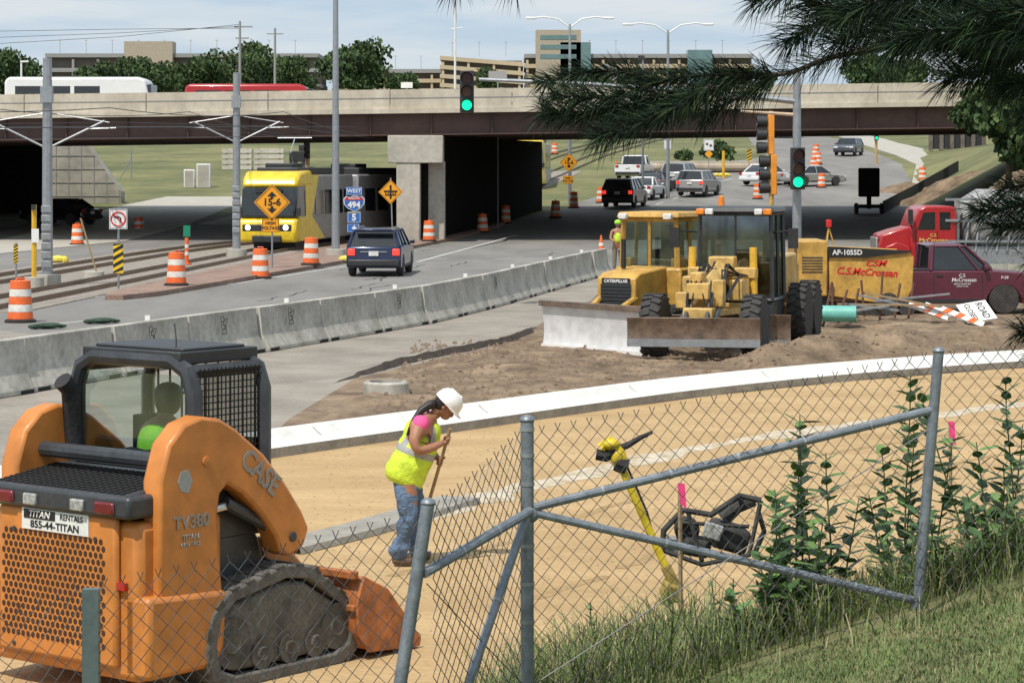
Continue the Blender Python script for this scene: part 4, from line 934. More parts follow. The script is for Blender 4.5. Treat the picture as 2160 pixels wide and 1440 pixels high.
q=MB(); q.tube([(0,-3.3,1.0),(0,-3.5,1.7)],.06,8); q.lathe([(.17,0),(.2,.02),(.17,.04)],(0,-3.52,1.7)); q.build('steering_column',M_black,g)
for x,m in ((-.68,M_amber),(-.5,M_lamp),(.5,M_lamp),(.68,M_amber)):
    q=MB(); q.box((x,-2.95,2.72),(.16,.14,.12)); q.build('work_lamp',m,g,.02)
q=MB(); q.lathe([(.02,0),(.07,0),(.06,.18),(.02,.20)],(.42,-3.8,2.83),n=12); q.build('beacon',M_amber,g)
q=MB(); q.box((0,-5.9,1.35),(1.15,2.7,.85)); q.box((0,-7.3,1.1),(1.2,.15,.9)); q.build('engine_hood',M_yel2,g,.06)
q=MB(); q.tube([(-.3,-5.0,1.7),(-.3,-5.0,2.6)],.08,10); q.build('exhaust_stack',M_black,g)
for sx in (-1,1): q=MB(); q.box((sx*.72,-5.6,.65),(.2,1.9,.3)); q.build('tandem_case',M_yel2,g,.04)
for sx in (-1,1):
    q=MB(); q.tube([(sx*.75,-3.2,2.3),(sx*1.15,-2.9,2.35)],.02,5); q.box((sx*1.2,-2.9,2.2),(.2,.05,.4)); q.build('mirror',M_black,g)
text('VOLVO',.10,face((0,-1.655,1.56),R(180)),M_sblk,g,off=.02)
# ------------------------------------------------ dozer
d=thing('bulldozer','yellow crawler bulldozer with pale wide blade behind the grader','bulldozer',(1.40,46.6,.03),R(153))
blade(d,'dozer_blade',3.25,.92,.0,.0,M_bladew,-R(24),edge=M_white,x=-.12)
q=MB(); q.M=Matrix.Translation((-.12,0,0))@Matrix.Rotation(-R(24),4,'Z'); q.box((0,-.12,.91),(3.27,.12,.11)); q.build('blade_rim',M_blade,d,.01)
def rr(y0,y1,r,n=8):
    o=[]
    for i in range(n+1): a=-math.pi/2+math.pi*i/n; o.append((y1+r*math.cos(a),r+r*math.sin(a)))
    for i in range(n+1): a=math.pi/2+math.pi*i/n; o.append((y0+r*math.cos(a),r+r*math.sin(a)))
    return o
for sx in (-1,1):
    loop=rr(-4.7,-1.9,.38); q=MB(); q.prism(loop,sx*.62,sx*1.12); tkk=q.build('crawler_track',M_tyre,d,.02)
    q=MB()
    for k in range(20): q.box((sx*.87,-4.8+k*.16,.79),(.52,.05,.05))
    q.build('grousers',M_tyre,tkk)
    q=MB(); q.tube([(sx*.45,-.95,.35),(sx*.5,-2.4,.45)],.09,6); q.build('push_arm',M_yel,d)
    q=MB(); q.tube([(sx*.3,-.75,.75),(sx*.38,-1.6,1.0)],.06,8); q.build('tilt_cylinder',M_yel,d)
q=MB(); q.prism([(-1.5,.72),(-1.5,1.4),(-1.75,1.5),(-3.2,1.58),(-3.2,.6)],-.42,.42); q.build('engine_hood',M_yel,d,.04)
q=MB(); q.box((0,-1.49,1.02),(.66,.03,.52)); gr_=q.build('radiator_grille',M_bpl,d)
q=MB()
for i in range(7): q.box((0,-1.47,.82+i*.07),(.6,.02,.015))
q.build('grille_slats',M_dgrey,gr_)
text('CATERPILLAR',.085,face((0,-1.480,1.335),R(180)),M_white,d,off=.03)
q=MB(); q.box((0,-1.488,1.335),(.62,.008,.12)); q.build('badge_plate',M_sblk,d)
q=MB(); q.box((0,-4.0,1.05),(1.5,1.9,1.0)); q.box((0,-4.9,1.2),(1.3,.5,.9)); q.build('main_body',M_yel,d,.05)
cabframe(d,1.25,-4.55,-3.15,1.5,2.55,M_yel,M_gcl,.06,.94,.12,over=.12)
q=MB(); q.box((0,-4.1,1.8),(.55,.55,.2)); q.box((0,-4.35,2.1),(.5,.14,.6)); q.build('seat',M_black,d,.04)
for sx in (-1,1):
    q=MB(); q.box((sx*.5,-2.95,2.6),(.18,.14,.12)); q.build('work_lamp',M_lamp,d,.02)
    q=MB(); q.box((sx*.55,-3.4,1.62),(.2,.4,.25)); q.build('armrest_console',M_yel,d,.03)
q=MB(); q.tube([(.2,-2.3,1.55),(.2,-2.3,2.15)],.05,10); q.build('exhaust_stack',M_black,d)
# ------------------------------------------------ paver
Yp=59.; t=thing('asphalt_paver','yellow asphalt paver with lettered hopper beside the maroon pickup','paver',(XP(1790,Yp),Yp,.03))
def px_(p): return XP(p,Yp)-XP(1790,Yp)
def pz(p): return zpx(p,Yp)-.03
q=MB(); q.prism([(px_(1738),pz(520)),(px_(1905),pz(528)),(px_(1915),pz(540)),(px_(1912),pz(605)),(px_(1893),pz(643)),(px_(1740),pz(620))],-.9,-.84,'y'); q.build('hopper_side',M_yel,t,.02)
q=MB(); q.prism([(px_(1738),pz(520)),(px_(1905),pz(528)),(px_(1905),pz(560)),(px_(1738),pz(600))],.9,.96,'y'); q.build('hopper_side',M_yel,t,.02)
q=MB(); q.box((px_(1820),0,pz(625)),(1.9,1.7,.15)); q.box((px_(1738)-.02,0,pz(570)),(.08,1.7,1.1)); q.build('hopper_floor',M_brown,t)
q=MB(); q.prism([(px_(1736),pz(517)),(px_(1908),pz(526)),(px_(1908),pz(529)),(px_(1815),pz(540)),(px_(1736),pz(540))],-.95,-.905,'y'); q.build('top_flap',M_sblk,t)
text('AP-1055D',.17,face((px_(1776),-.955,pz(530))),M_white,t,off=.025)
text('CSM',.20,face((px_(1835),-.905,pz(553))),M_sred,t,off=.03,shear=.3,sx=1.3)
text('C.S.McCrossan',.24,face((px_(1817),-.905,pz(571)))@Matrix.Rotation(-.05,4,'Z'),M_sred,t,off=.03,shear=.25)
q=MB(); q.box((px_(1703),0,pz(563)),(.75,1.9,1.35)); q.build('engine_housing',M_yel,t,.04)
q=MB()
for i in range(6): q.box((px_(1703),-.955,pz(540)-i*.07),(.5,.02,.025))
q.build('louvres',M_dgrey,t)
for a_,b_ in ((-.8,-.35),(.35,.8)): q=MB(); q.prism(rr(px_(1700),px_(1880),.25),a_,b_,'y'); q.build('crawler_track',M_tyre,t,.02)
for px0,r0 in ((1862,.28),(1900,.22)): q=MB(); q.lathe([(.05,-.1),(r0,-.1),(r0,.1),(.05,.1)],(px_(px0),-.85,r0+.02),'y'); q.build('push_roller',M_tyre,t)
for px0,h in ((1668,1.9),(1745,.8)): q=MB(); q.tube([(px_(px0),-.95,.0),(px_(px0),-.95,h)],.03,6); q.build('hand_rail',M_brown,t)
t=thing('pipe_section','short teal plastic pipe lying on the dirt behind the grader','pipe',(XP(1770,53.5),53.5,.38),R(80)); q=MB(); q.lathe([(.17,-.38),(.18,-.38),(.18,.38),(.17,.38),(.15,.37),(.15,-.37)],(0,0,0),'y'); q.build('pipe_wall',M_teal,t)
for i in range(7):
    x,y=XP(1735+i*30,54+i*.4),54+i*.4; t=thing('steel_rod','%s rusty rod stuck in the ground before the paver, from the left'%ordn[i],'rod',(x,y,0),0,'rusty rods before the paver'); q=MB(); q.tube([(0,0,0),(uni(-.25,.25),0,uni(.8,1.25))],.03,6); q.build('rod_shaft',M_brown,t)
for i in range(8):
    x,y=XP(1770+i*22,53.6+i*.25),53.6+i*.25; q=MB(); a=uni(-.4,.1)
    q.M=Matrix.Translation((x,y,.36+.04*i)); q.box((0,0,0),(uni(1.0,2.0),.09,.04),(0,uni(-.18,.25),a)); tag(q.build('scrap_plank',M_steel if i%2 else M_wood),'%s loose %s in the scrap heap behind the grader, counted left to right'%(ordn[i],'steel channel' if i%2 else 'wooden plank'),'plank','loose planks behind the grader')
def board(px,Y,ang,w,label,tilt=.55,z=.32,pitch=.35):
    t=thing('barricade_board',label,'barricade',(XP(px,Y),Y,z),ang)
    E=(Matrix.Rotation(pitch,4,'Y')@Matrix.Rotation(tilt,4,'X'))
    q=MB(); q.M=E; q.box((0,0,0),(w,.2,.03)); q.build('board',M_white,t)
    q=MB(); q.M=E
    for i in range(int(w/.3)): xx=-w/2+.04+i*.3; q.prism([(xx,-.1),(xx+.14,-.1),(xx+.22,.1),(xx+.08,.1)],.016,.02,'z')
    q.build('orange_stripes',M_dorg,t)
board(1958,55.5,-R(12),.95,'left striped barricade board leaning on the dirt'); board(1995,55,-R(10),1.0,'middle striped barricade board leaning on the dirt'); board(2030,54,-R(16),1.0,'nearest striped barricade board under the road closed sign',z=.28)
t=thing('road_closed_sign','white ROAD CLOSED sign lying tilted on the dirt at the right','sign',(XP(2060,54.6),54.6,.36),-R(8)); E=Euler((R(30),0,0)).to_matrix().to_4x4()@Matrix.Rotation(-R(72),4,'Z')
q=MB(); q.M=E; q.box((0,0,0),(.78,.70,.02)); q.build('sign_panel',M_white,t)
text('ROAD',.23,E@Matrix.Translation((0,.14,.013)),M_sblk,t,off=.015); text('CLOSED',.18,E@Matrix.Translation((0,-.14,.013)),M_sblk,t,off=.015)
# red truck
Yt=70.; t=thing('cab_truck','red conventional truck cab with gold lettering facing left','truck',(XP(1960,Yt),Yt,.03))
def tx(p): return XP(p,Yt)-XP(1960,Yt)
def tz(p): return zpx(p,Yt)-.03
q=MB(); q.prism([(tx(1848),tz(560)),(tx(1845),tz(515)),(tx(1850),tz(494)),(tx(1880),tz(484)),(tx(1912),tz(476))]+[(tx(1912),tz(560))],-.85,.85,'y'); q.build('bonnet',M_red,t,.05)
q=MB(); q.box((tx(1846)-.03,0,tz(525)),(.06,1.2,.7)); q.build('radiator_grille',M_chrome,t,.02)
q=MB(); q.prism([(tx(1908),tz(560)),(tx(1908),tz(482)),(tx(1925),tz(440)),(tx(1940),tz(433)),(tx(1998),tz(434)),(tx(2003),tz(448)),(tx(2003),tz(560))],-1.1,1.1,'y'); q.build('cab_body',M_red,t,.05)
q=MB(); q.prism([(tx(1846),tz(545)),(tx(1856),tz(518)),(tx(1880),tz(508)),(tx(1905),tz(518)),(tx(1912),tz(550)),(tx(1900),tz(550)),(tx(1890),tz(530)),(tx(1868),tz(530)),(tx(1860),tz(550))],-1.12,-.8,'y'); q.build('front_wing',M_red,t,.03)
q=MB(); q.prism([(tx(1934),tz(447)),(tx(1958),tz(446)),(tx(1958),tz(482)),(tx(1922),tz(482))],-1.115,-1.105,'y'); q.build('side_window',M_gls,t)
q=MB(); q.prism([(tx(1968),tz(446)),(tx(1990),tz(446)),(tx(1990),tz(482)),(tx(1968),tz(482))],-1.115,-1.105,'y'); q.build('side_window',M_gls,t)
for p0 in (1918,1963): q=MB(); q.box((tx(p0),-1.105,tz(515)),(.02,.012,.85)); q.build('door_seam',M_blk,t)
gold=mat('gold letters',(.70,.50,.12),.5)
text('C.S.',.12,face((tx(1955),-1.115,tz(494))),gold,t,off=.02); text('McCrossan',.18,face((tx(1955),-1.115,tz(505))),gold,t,off=.02)
for xx in (1875,2020,2045): 
    q=MB(); q.lathe([(.2,-.15),(.46,-.15),(.5,-.1),(.5,.1),(.46,.15),(.2,.15)],(tx(xx),-1.0,.5),'y',24); o=q.build('wheel',M_tyre,t); q=MB(); q.lathe([(.05,-.16),(.26,-.14),(.28,0)],(tx(xx),-1.0,.5),'y',18); q.build('rim',M_chrome,o)
q=MB(); q.tube([(tx(1912),-1.0,tz(480)),(tx(1905),-1.3,tz(470)),(tx(1905),-1.3,tz(450))],.02,5); q.box((tx(1905),-1.3,tz(455)),(.12,.15,.4)); q.build('mirror',M_black,t)
q=MB(); q.tube([(tx(2008),-.8,.9),(tx(2008),-.8,tz(418))],.08,10); q.build('exhaust_stack',M_chrome,t)
q=MB(); q.box((tx(2080),0,.95),(4.2,.9,.2)); q.build('chassis',M_dgrey,t)
q=MB(); q.lathe([(.3,tx(2010)),(.75,tx(2025)),(1.05,tx(2060)),(1.05,tx(2130)),(.6,tx(2200)),(.45,tx(2215))],(0,0,1.95),'x',26); q.build('mixer_drum',mat('grey drum',(.30,.30,.29),.5,var=.35,scale=3,bscale=6),t)
for i in range(6): q=MB(); q.tube([(tx(2020+i*22),-1.08,1.2+.0*i),(tx(2040+i*22),-.75,2.8)],.035,5); q.build('drum_strut',M_steel,t)
for zz in (1.5,2.1,2.7): q=MB(); q.box((tx(2095),-1.12,zz),(3.2,.05,.07)); q.build('ladder_rail',M_steel,t)
q=MB(); q.box((tx(2110),-1.0,1.1),(2.6,.1,.5)); q.build('side_rail',M_steel,t)
for i in range(3):
    x,y=XP(2060+i*40,82),82; t=thing('concrete_pipe','%s pale concrete drum section behind the red truck, from the left'%ordn[i],'pipe',(x,y,0)); q=MB(); q.lathe([(.5,0),(.62,0),(.62,1.9),(.5,1.9)],(0,0,0),'z',20); q.build('pipe_wall',M_conc,t)
t=thing('survey_tripod','small survey tripod beside the signal pole','tripod',(XP(1748,95),95,0))
for a in (0,2.1,4.2): q=MB(); q.tube([(.4*math.cos(a),.4*math.sin(a),0),(0,0,1.3)],.03,5); q.build('leg',M_yel,t)
q=MB(); q.box((0,0,1.45),(.2,.2,.3)); q.build('instrument',M_sred,t,.02)
X,Y=G(814,834); t=thing('manhole_ring','round concrete manhole ring sticking up from the dirt','manhole',(X,Y,0)); q=MB(); q.lathe([(.27,.02),(.36,0),(.36,.20),(.33,.23),(.27,.23),(.27,.05)],n=30); q.build('ring',M_conc2,t); q=MB(); q.lathe([(.02,.18),(.27,.18)],n=30); q.build('lid',M_brown,t)
# ------------------------------------------------ people (skin based)
def skin(name,nodes,edges,sub=2):
    me=bpy.data.meshes.new(name); me.from_pydata([n_[0] for n_ in nodes],edges,[]); o=bpy.data.objects.new(name,me); C.objects.link(o)
    o.modifiers.new('s','SKIN')
    for i,n_ in enumerate(nodes):
        r_=n_[1]; me.skin_vertices[0].data[i].radius=(r_,r_) if not isinstance(r_,tuple) else r_; me.skin_vertices[0].data[i].use_root=(i==0)
    s_=o.modifiers.new('u','SUBSURF'); s_.levels=sub; s_.render_levels=sub
    bpy.context.view_layer.update()
    out=bpy.data.meshes.new_from_object(o.evaluated_get(bpy.context.evaluated_depsgraph_get())); bpy.data.objects.remove(o)
    return out
def skin_obj(name,nodes,edges,mats,parent,sub=2,cls=None,cuts=(),wrinkle=0):
    me=skin(name,nodes,edges,sub); me.materials.clear()
    for m in (mats if isinstance(mats,list) else [mats]): me.materials.append(m)
    bm=bmesh.new(); bm.from_mesh(me)
    bm.normal_update()
    if wrinkle:
        for v in bm.verts: v.co+=v.normal*wrinkle*NZ.noise(Vector((v.co.x*9,v.co.y*9,v.co.z*16)))
    for co,no in cuts: bmesh.ops.bisect_plane(bm,geom=bm.verts[:]+bm.edges[:]+bm.faces[:],plane_co=co,plane_no=no)
    bm.normal_update()
    for f in bm.faces:
        f.smooth=True; f.material_index=cls(f.calc_center_median()) if cls else 0
    bm.to_mesh(me); bm.free(); o=bpy.data.objects.new(name,me); C.objects.link(o); o.parent=parent; return o
def chain(n): return [(i,i+1) for i in range(n-1)]
wx,wy=G(860,1190)
w=thing('person','person in white hard hat, yellow vest and jeans bending over a long handle','person',(wx,wy,.008))
nb=[((.0,0,.82),.15),((.05,0,.98),.165),((.11,0,1.13),.155),((.16,0,1.255),.13),((.235,0,1.345),.06),((.275,0,1.39),.055),
 ((.13,-.17,1.30),.068),((.06,-.27,1.14),.056),((.10,-.28,1.05),.048),((.23,-.20,1.08),.04),((.335,-.115,1.12),.028),
 ((.16,.17,1.29),.068),((.18,.25,1.08),.05),((.22,.2,.98),.042),((.275,.06,.95),.03),
 ((.0,-.10,.78),.10),((.03,-.13,.46),.068),((-.08,-.13,.10),.045),((.03,-.14,.04),.04),
 ((.0,.10,.78),.10),((.08,.12,.46),.068),((.05,.16,.10),.045),((.16,.17,.04),.04)]
eb=[(0,1),(1,2),(2,3),(3,4),(4,5),(3,6),(6,7),(7,8),(8,9),(9,10),(3,11),(11,12),(12,13),(13,14),(0,15),(15,16),(16,17),(17,18),(0,19),(19,20),(20,21),(21,22)]
skin_obj('body',nb,eb,M_skin,w)
Hd=Matrix.Translation((.35,-.005,1.445))@Matrix.Rotation(R(52),4,'Y')
q=MB(); q.M=Hd; q.sph((0,0,.0),.1,16,12,(1.0,.80,1.18)); q.sph((.055,0,-.06),.06,12,8,(1,.8,.8)); 
q.sph((.1,0,-.02),.02,8,6,(1.1,.8,1.3)); 
for sy in (-1,1): q.sph((0,sy*.083,-.015),.03,8,6,(.6,.4,1)); q.sph((.06,sy*.04,-.035),.03,8,6)
q.tube([(-.02,0,-.13),(-.01,0,-.05)],.055,10)
hd=q.build('head',M_skin,w,ang=80)
for sy in (-1,1): q=MB(); q.M=Hd; q.sph((.083,sy*.033,.012),.012,8,6); q.build('eye',M_hair,hd)
q=MB(); q.M=Hd; q.box((.098,0,-.07),(.01,.04,.006)); q.build('mouth',M_hair,hd)
q=MB(); q.M=Hd; q.sph((-.022,0,.012),.105,14,10,(.95,.86,1.15)); q.build('hair',M_hair,w)
skin_obj('ponytail',[((.27,-.03,1.47),.05),((.20,-.06,1.45),.045),((.12,-.10,1.40),.035),((.05,-.14,1.30),.025),((0,-.16,1.18),.012)],chain(5),M_hair,w)
Hh=Hd@Matrix.Rotation(-R(8),4,'Y')
q=MB(); q.M=Hh
prof=[(.135,.02),(.133,.05),(.123,.09),(.098,.125),(.062,.145),(.02,.152),(.001,.152)]
q.lathe(prof,(0,0,0),'z',24)
hm=q.build('hard_hat',mat('hat white',(.82,.82,.80),.3,var=.03,coat=.3),w)
q=MB(); q.M=Hh; n=24; vs=[]
for i in range(n):
    a=2*math.pi*i/n; e=.05*max(0,math.cos(a))**2+.008
    vs+=[(.128*math.cos(a),.128*math.sin(a),.025),((.128+e)*math.cos(a),(.128+e)*math.sin(a),.012-.01*max(0,math.cos(a)))]
q.add(vs,[(2*i,2*i+1,2*((i+1)%n)+1,2*((i+1)%n)) for i in range(n)]); o=q.build('brim',mat('hat white',(.82,.82,.80)),hm); so=o.modifiers.new('s','SOLIDIFY'); so.thickness=.006
q=MB(); q.M=Hh; q.tube([(.06,0,.145),(-.07,0,.14)],.014,6); q.build('hat_ridge',mat('hat white',(.82,.82,.80)),hm)
vn=[((-.07,0,.71),(.19,.20)),((-.03,0,.80),(.215,.21)),((.02,0,.90),(.22,.205)),((.07,0,1.0),(.20,.20)),((.11,0,1.10),(.175,.19)),((.14,0,1.19),(.155,.19)),((.17,0,1.27),(.125,.17)),((.20,0,1.33),(.085,.11))]
def vcls(c):
    if abs((c.z-1.02)+.35*(c.x-.08))<.032: return 1
    if abs(abs(c.y)-.115)<.026 and c.z>1.06: return 1
    return 0
tn=Vector((.35,0,1))
skin_obj('safety_vest',vn,chain(8),[M_vest,M_refl],w,2,vcls,[((.08,0,.988),tn),((.08,0,1.052),tn),((0,.089,0),(0,1,0)),((0,.141,0),(0,1,0)),((0,-.089,0),(0,1,0)),((0,-.141,0),(0,1,0)),((0,0,1.06),(0,0,1))],wrinkle=.014)
for sy in (-1,1):
    a=nb[6 if sy<0 else 11][0]; b=nb[7 if sy<0 else 12][0]; a=Vector(a); b=Vector(b)
    skin_obj('pink_sleeve',[(tuple(a+Vector((0,-.04*sy,0))),.09),(tuple(a),.088),(tuple(a+(b-a)*.5),.074)],chain(3),M_pink,w)
skin_obj('pink_collar',[((.18,0,1.325),.095),((.235,0,1.35),.07)],chain(2),M_pink,w)
jn=[((-.02,0,.84),.16),((-.03,0,.76),.18),((-.02,-.105,.72),.12),((.01,-.13,.54),.10),((.02,-.135,.44),.088),((-.04,-.135,.25),.08),((-.10,-.135,.045),.09),
    ((-.01,.105,.72),.12),((.06,.12,.54),.10),((.09,.12,.44),.088),((.08,.14,.25),.08),((.06,.16,.045),.09)]
skin_obj('jeans',jn,[(0,1),(1,2),(2,3),(3,4),(4,5),(5,6),(1,7),(7,8),(8,9),(9,10),(10,11)],M_jean,w,wrinkle=.03)
for x,y in ((-.085,-.14),(.07,.165)):
    skin_obj('boot',[((x-.06,y,.055),.05),((x+.03,y,.055),.052),((x+.14,y,.04),.042)],chain(3),M_boot,w)
HT=Vector((.385,-.13,1.22)); HB=Vector((.04,.30,.03))
def hp(z): t_=(HT.z-z)/(HT.z-HB.z); return HT+(HB-HT)*t_
hax=(HB-HT).normalized()
def grip(wrist,zc,name='hand',flip=1):
    c=hp(zc); wv=Vector(wrist); out=(wv-c); out-=hax*out.dot(hax); out.normalize(); side=hax.cross(out).normalized()*flip
    palm=c+out*.035
    h_=skin_obj(name,[(tuple(wv),.026),(tuple(wv+(palm-wv)*.6),.028),(tuple(palm),.030)],chain(3),M_skin,w,1)
    for i,L in enumerate((.9,1.0,.95,.8)):
        b=palm+hax*(-.03+.02*i)+side*.012
        pts=[b, c+hax*(-.03+.02*i)+side*.030+out*.008, c+hax*(-.03+.02*i)-out*.028*L+side*.014, c+hax*(-.03+.02*i)-out*.02*L-side*.018]
        skin_obj('finger',[(tuple(p),.0095) for p in pts],chain(4),M_skin,h_,1)
    pts=[palm-hax*.02-side*.014,c-hax*.045-side*.028,c-hax*.045-side*.012-out*.022]
    skin_obj('thumb',[(tuple(p),.011) for p in pts],chain(3),M_skin,h_,1)
grip(nb[10][0],1.13); grip(nb[14][0],.935,flip=-1)
t=thing('rake','long wooden handled rake held by the person in the white hat','rake',(wx,wy,.008)); q=MB(); q.tube([HT+(HT-HB)*.02,HB],.016,8); q.build('handle',M_wood,t)
q=MB(); q.box((HB.x,HB.y,.035),(.34,.03,.05),(0,0,.3)); q.build('rake_head',M_steel,t,.005)
X,Y=XP(1303,84),84; w2=thing('person','distant person in green vest standing at the end of the barrier row','person',(X,Y,.02))
n2=[((0,0,.95),.13),((.0,0,1.2),.15),((0,0,1.42),.11),((0,0,1.52),.05),((.0,-.02,1.6),.05),((-.2,0,1.42),.06),((-.26,-.1,1.15),.05),((-.12,-.25,1.05),.035),((.2,0,1.42),.06),((.27,-.1,1.15),.05),((.12,-.25,1.08),.035),((-.1,0,.85),.09),((-.11,0,.48),.065),((-.12,.02,.08),.05),((-.12,-.1,.04),.04),((.1,0,.85),.09),((.12,0,.48),.065),((.14,.02,.08),.05),((.14,-.1,.04),.04)]
e2=[(0,1),(1,2),(2,3),(3,4),(2,5),(5,6),(6,7),(2,8),(8,9),(9,10),(0,11),(11,12),(12,13),(13,14),(0,15),(15,16),(16,17),(17,18)]
skin_obj('body',n2,e2,M_skin,w2); skin_obj('safety_vest',[((0,0,.95),.17),((0,0,1.2),.18),((0,0,1.42),.14)],chain(3),M_vest,w2)
skin_obj('trousers',[((0,0,.93),.15),((-.1,0,.82),.11),((-.11,0,.48),.08),((-.12,.02,.08),.07),((.1,0,.82),.11),((.12,0,.48),.08),((.14,.02,.08),.07)],[(0,1),(1,2),(2,3),(0,4),(4,5),(5,6)],mat('khaki',(.2,.18,.13),.9),w2)
q=MB(); q.sph((0,-.02,1.67),.1,12,8,(.85,1,1.15)); q.build('head',M_skin,w2); q=MB(); q.sph((0,-.02,1.72),.12,12,8,(1,1.1,.8)); q.build('hard_hat',M_vestg,w2)
# ------------------------------------------------ compact track loader
th=-R(38); LX,LY=-3.10,16.49; l=thing('track_loader','orange compact track loader with dark cab at the left foreground','loader',(LX,LY,.0),th)
q=MB(); q.box((0,.42,.69),(1.5,.80,1.08)); q.build('rear_body',M_org,l,.06)
q=MB(); q.box((-.02,.0,.75),(1.20,.06,1.02)); rdoor=q.build('rear_door',M_org,l,.035)
q=MB()
for r_ in range(16):
    for c_ in range(21):
        x=-.56+c_*.051+(.0255 if r_%2 else 0); z=.38+r_*.047
        if x>.47: continue
        q.M=Matrix.Translation((x,-.0315,z)); q.prism([(.019*math.cos(R(30+60*k)),.022*math.sin(R(30+60*k))) for k in range(6)],0,-.002,'y')
q.M=Matrix.Identity(4); q.build('honeycomb_grille',mat('grille dark',(.06,.025,.012),.8),rdoor,smooth=False)
q=MB(); q.box((0,.12,1.335),(1.50,.38,.155)); q.build('rear_hood',M_dgrey,l,.03)
q=MB(); q.prism([(-.06,1.41),(.62,1.50),(.62,1.3),(-.06,1.3)],-.68,.68); q.build('engine_cover',M_dgrey,l,.03)
q=MB()
for i in range(11):
    for j in range(20): q.M=Matrix.Translation((-.62+j*.065,.0+i*.05,1.424+i*.0066)); q.box((0,0,0),(.045,.03,.006),(.13,0,0))
pf=q.build('cover_perforation',M_dark,l)
for x in (-.50,.52):
    q=MB(); q.box((x,-.078,1.325),(.19,.03,.085)); q.build('tail_lamp',M_taild,l,.015)
for x in (-.23,.25): q=MB(); q.box((x,-.078,1.325),(.13,.03,.08)); q.build('reverse_lamp',M_lampg,l,.01)
q=MB(); q.box((-.02,-.034,1.182),(.68,.012,.145)); q.build('rental_sticker',M_white,rdoor)
q=MB(); q.box((-.175,-.0415,1.217),(.32,.006,.062)); q.build('sticker_panel',M_sblk,rdoor)
text('TITAN',.066,face((-.175,-.046,1.217)),M_white,rdoor,off=.01,shear=.2,sx=1.15); text('RENTALS',.058,face((.150,-.042,1.217)),M_sblk,rdoor,sx=.98); text('855-44-TITAN',.07,face((-.02,-.042,1.147)),M_sblk,rdoor,off=.015,sx=1.18)
q=MB(); q.box((.60,-.002+.0,.80),(.10,.03,.05)); q.build('red_reflector',M_tail,l)
for x in (-.45,.38): 
    for z in (.30,1.10): q=MB(); q.lathe([(.002,-.040),(.016,-.038),(.016,-.03)],(x,0,z),'y',10); q.build('door_bolt',M_dgrey,rdoor)
ky=.9
armp=[(a*ky,b) for a,b in [(.17,.55),(.17,1.50),(.26,1.74),(.42,1.87),(.60,1.91),(.80,1.88),(.97,1.80),(1.28,1.60),(1.52,1.38),(1.72,1.15),(1.80,1.02),(1.74,.90),(1.58,.84),(1.47,.88),(1.42,1.00),(1.25,1.18),(1.05,1.34),(.88,1.42),(.80,1.36),(.77,1.2),(.80,.9),(.85,.55)]]
M_side=mat('grey letters',(.30,.26,.23),.5,0)
for sx in (-1,1):
    q=MB(); q.prism(armp,sx*.64,sx*.82); arm=q.build('lift_arm',M_org,l,.025)
    q=MB(); q.tube([(sx*.73,.85,1.28),(sx*.73,1.46,.98)],.045,10); q.build('hydraulic_cylinder',M_dgrey,l)
    q=MB(); q.tube([(sx*.73,.45,1.22),(sx*.73,.9,1.26)],.03,8); q.build('cylinder_rod',M_chrome,l)
    q=MB(); q.prism([(.56,.5),(.7,1.42),(1.0,1.34),(1.3,.98),(1.36,.8),(1.2,.6)],sx*.45,sx*.62); q.build('inner_arm',M_dgrey,l,.02)
    q=MB(); q.prism([(.02,.18),(.66,.18),(.74,.32),(.77,.70),(.02,.74)],sx*.60,sx*.85); q.build('side_guard',M_org,l,.04)
    for (yy,zz) in ((.58,1.60),(1.44,.98)):
        q=MB(); q.lathe([(.005,sx*.80),(.035,sx*.80),(.035,sx*.832),(.005,sx*.836)],(0,yy,zz),'x',14); q.build('pivot_pin',M_dgrey if zz<1.2 else M_org,l)
    prof_t=[(a*ky,b) for a,b in [(.60,.30),(.66,.54),(.84,.68),(1.5,.80),(1.78,.76),(2.22,.48),(2.38,.26),(2.33,.07),(2.15,0),(.85,0),(.66,.08)]]
    cy_,cz_=1.36,.38
    inner=[(cy_+(a-cy_)*.86,cz_+(b-cz_)*.76) for a,b in prof_t]
    q=MB(); q.ring(prof_t,inner,sx*.46,sx*.86); tr_=q.build('crawler_track',mat('dusty rubber',(.12,.112,.10),.9,var=.35,scale=4,bscale=18,bump=.4),l,.02)
    q=MB(); pl=prof_t+[prof_t[0]]
    for a,b in zip(pl,pl[1:]):
        L=math.hypot(b[0]-a[0],b[1]-a[1]); m_=max(1,int(L/.13)); an=math.atan2(b[1]-a[1],b[0]-a[0])
        for i in range(m_):
            u=(i+.5)/m_; q.box((sx*.66,a[0]+(b[0]-a[0])*u,max(.010,a[1]+(b[1]-a[1])*u)),(.405,.08,.018),(an,0,0))
    q.build('track_lugs',mat('dusty lug',(.10,.092,.082),.9,var=.35,scale=6,bscale=20),tr_)
    q=MB(); q.prism([(cy_+(a-cy_)*.84,cz_+(b-cz_)*.70) for a,b in prof_t],sx*.52,sx*.825); q.build('track_frame',mat('dirty frame',(.13,.12,.105),.85,var=.45,scale=4,bump=.4),l,.03)
    for yy,zz,r_ in ((.82,.32,.18),(1.12,.2,.11),(1.4,.2,.11),(1.67,.2,.11),(1.9,.28,.17)):
        q=MB(); q.lathe([(.02,sx*.838),(r_*.4,sx*.85),(r_*.5,sx*.835),(r_,sx*.84),(r_,sx*.78)],(0,yy,zz),'x',18); q.build('track_roller',mat('grey roller',(.10,.092,.082),.85,var=.35,scale=8),l)
text('CASE',.205,face((.826,1.11,1.47),R(90))@Matrix.Rotation(-R(38),4,'Z'),M_side,l,off=.03,sx=.9)
text('TV380',.125,face((.826,.44,1.20),R(90)),M_side,l,off=.025)
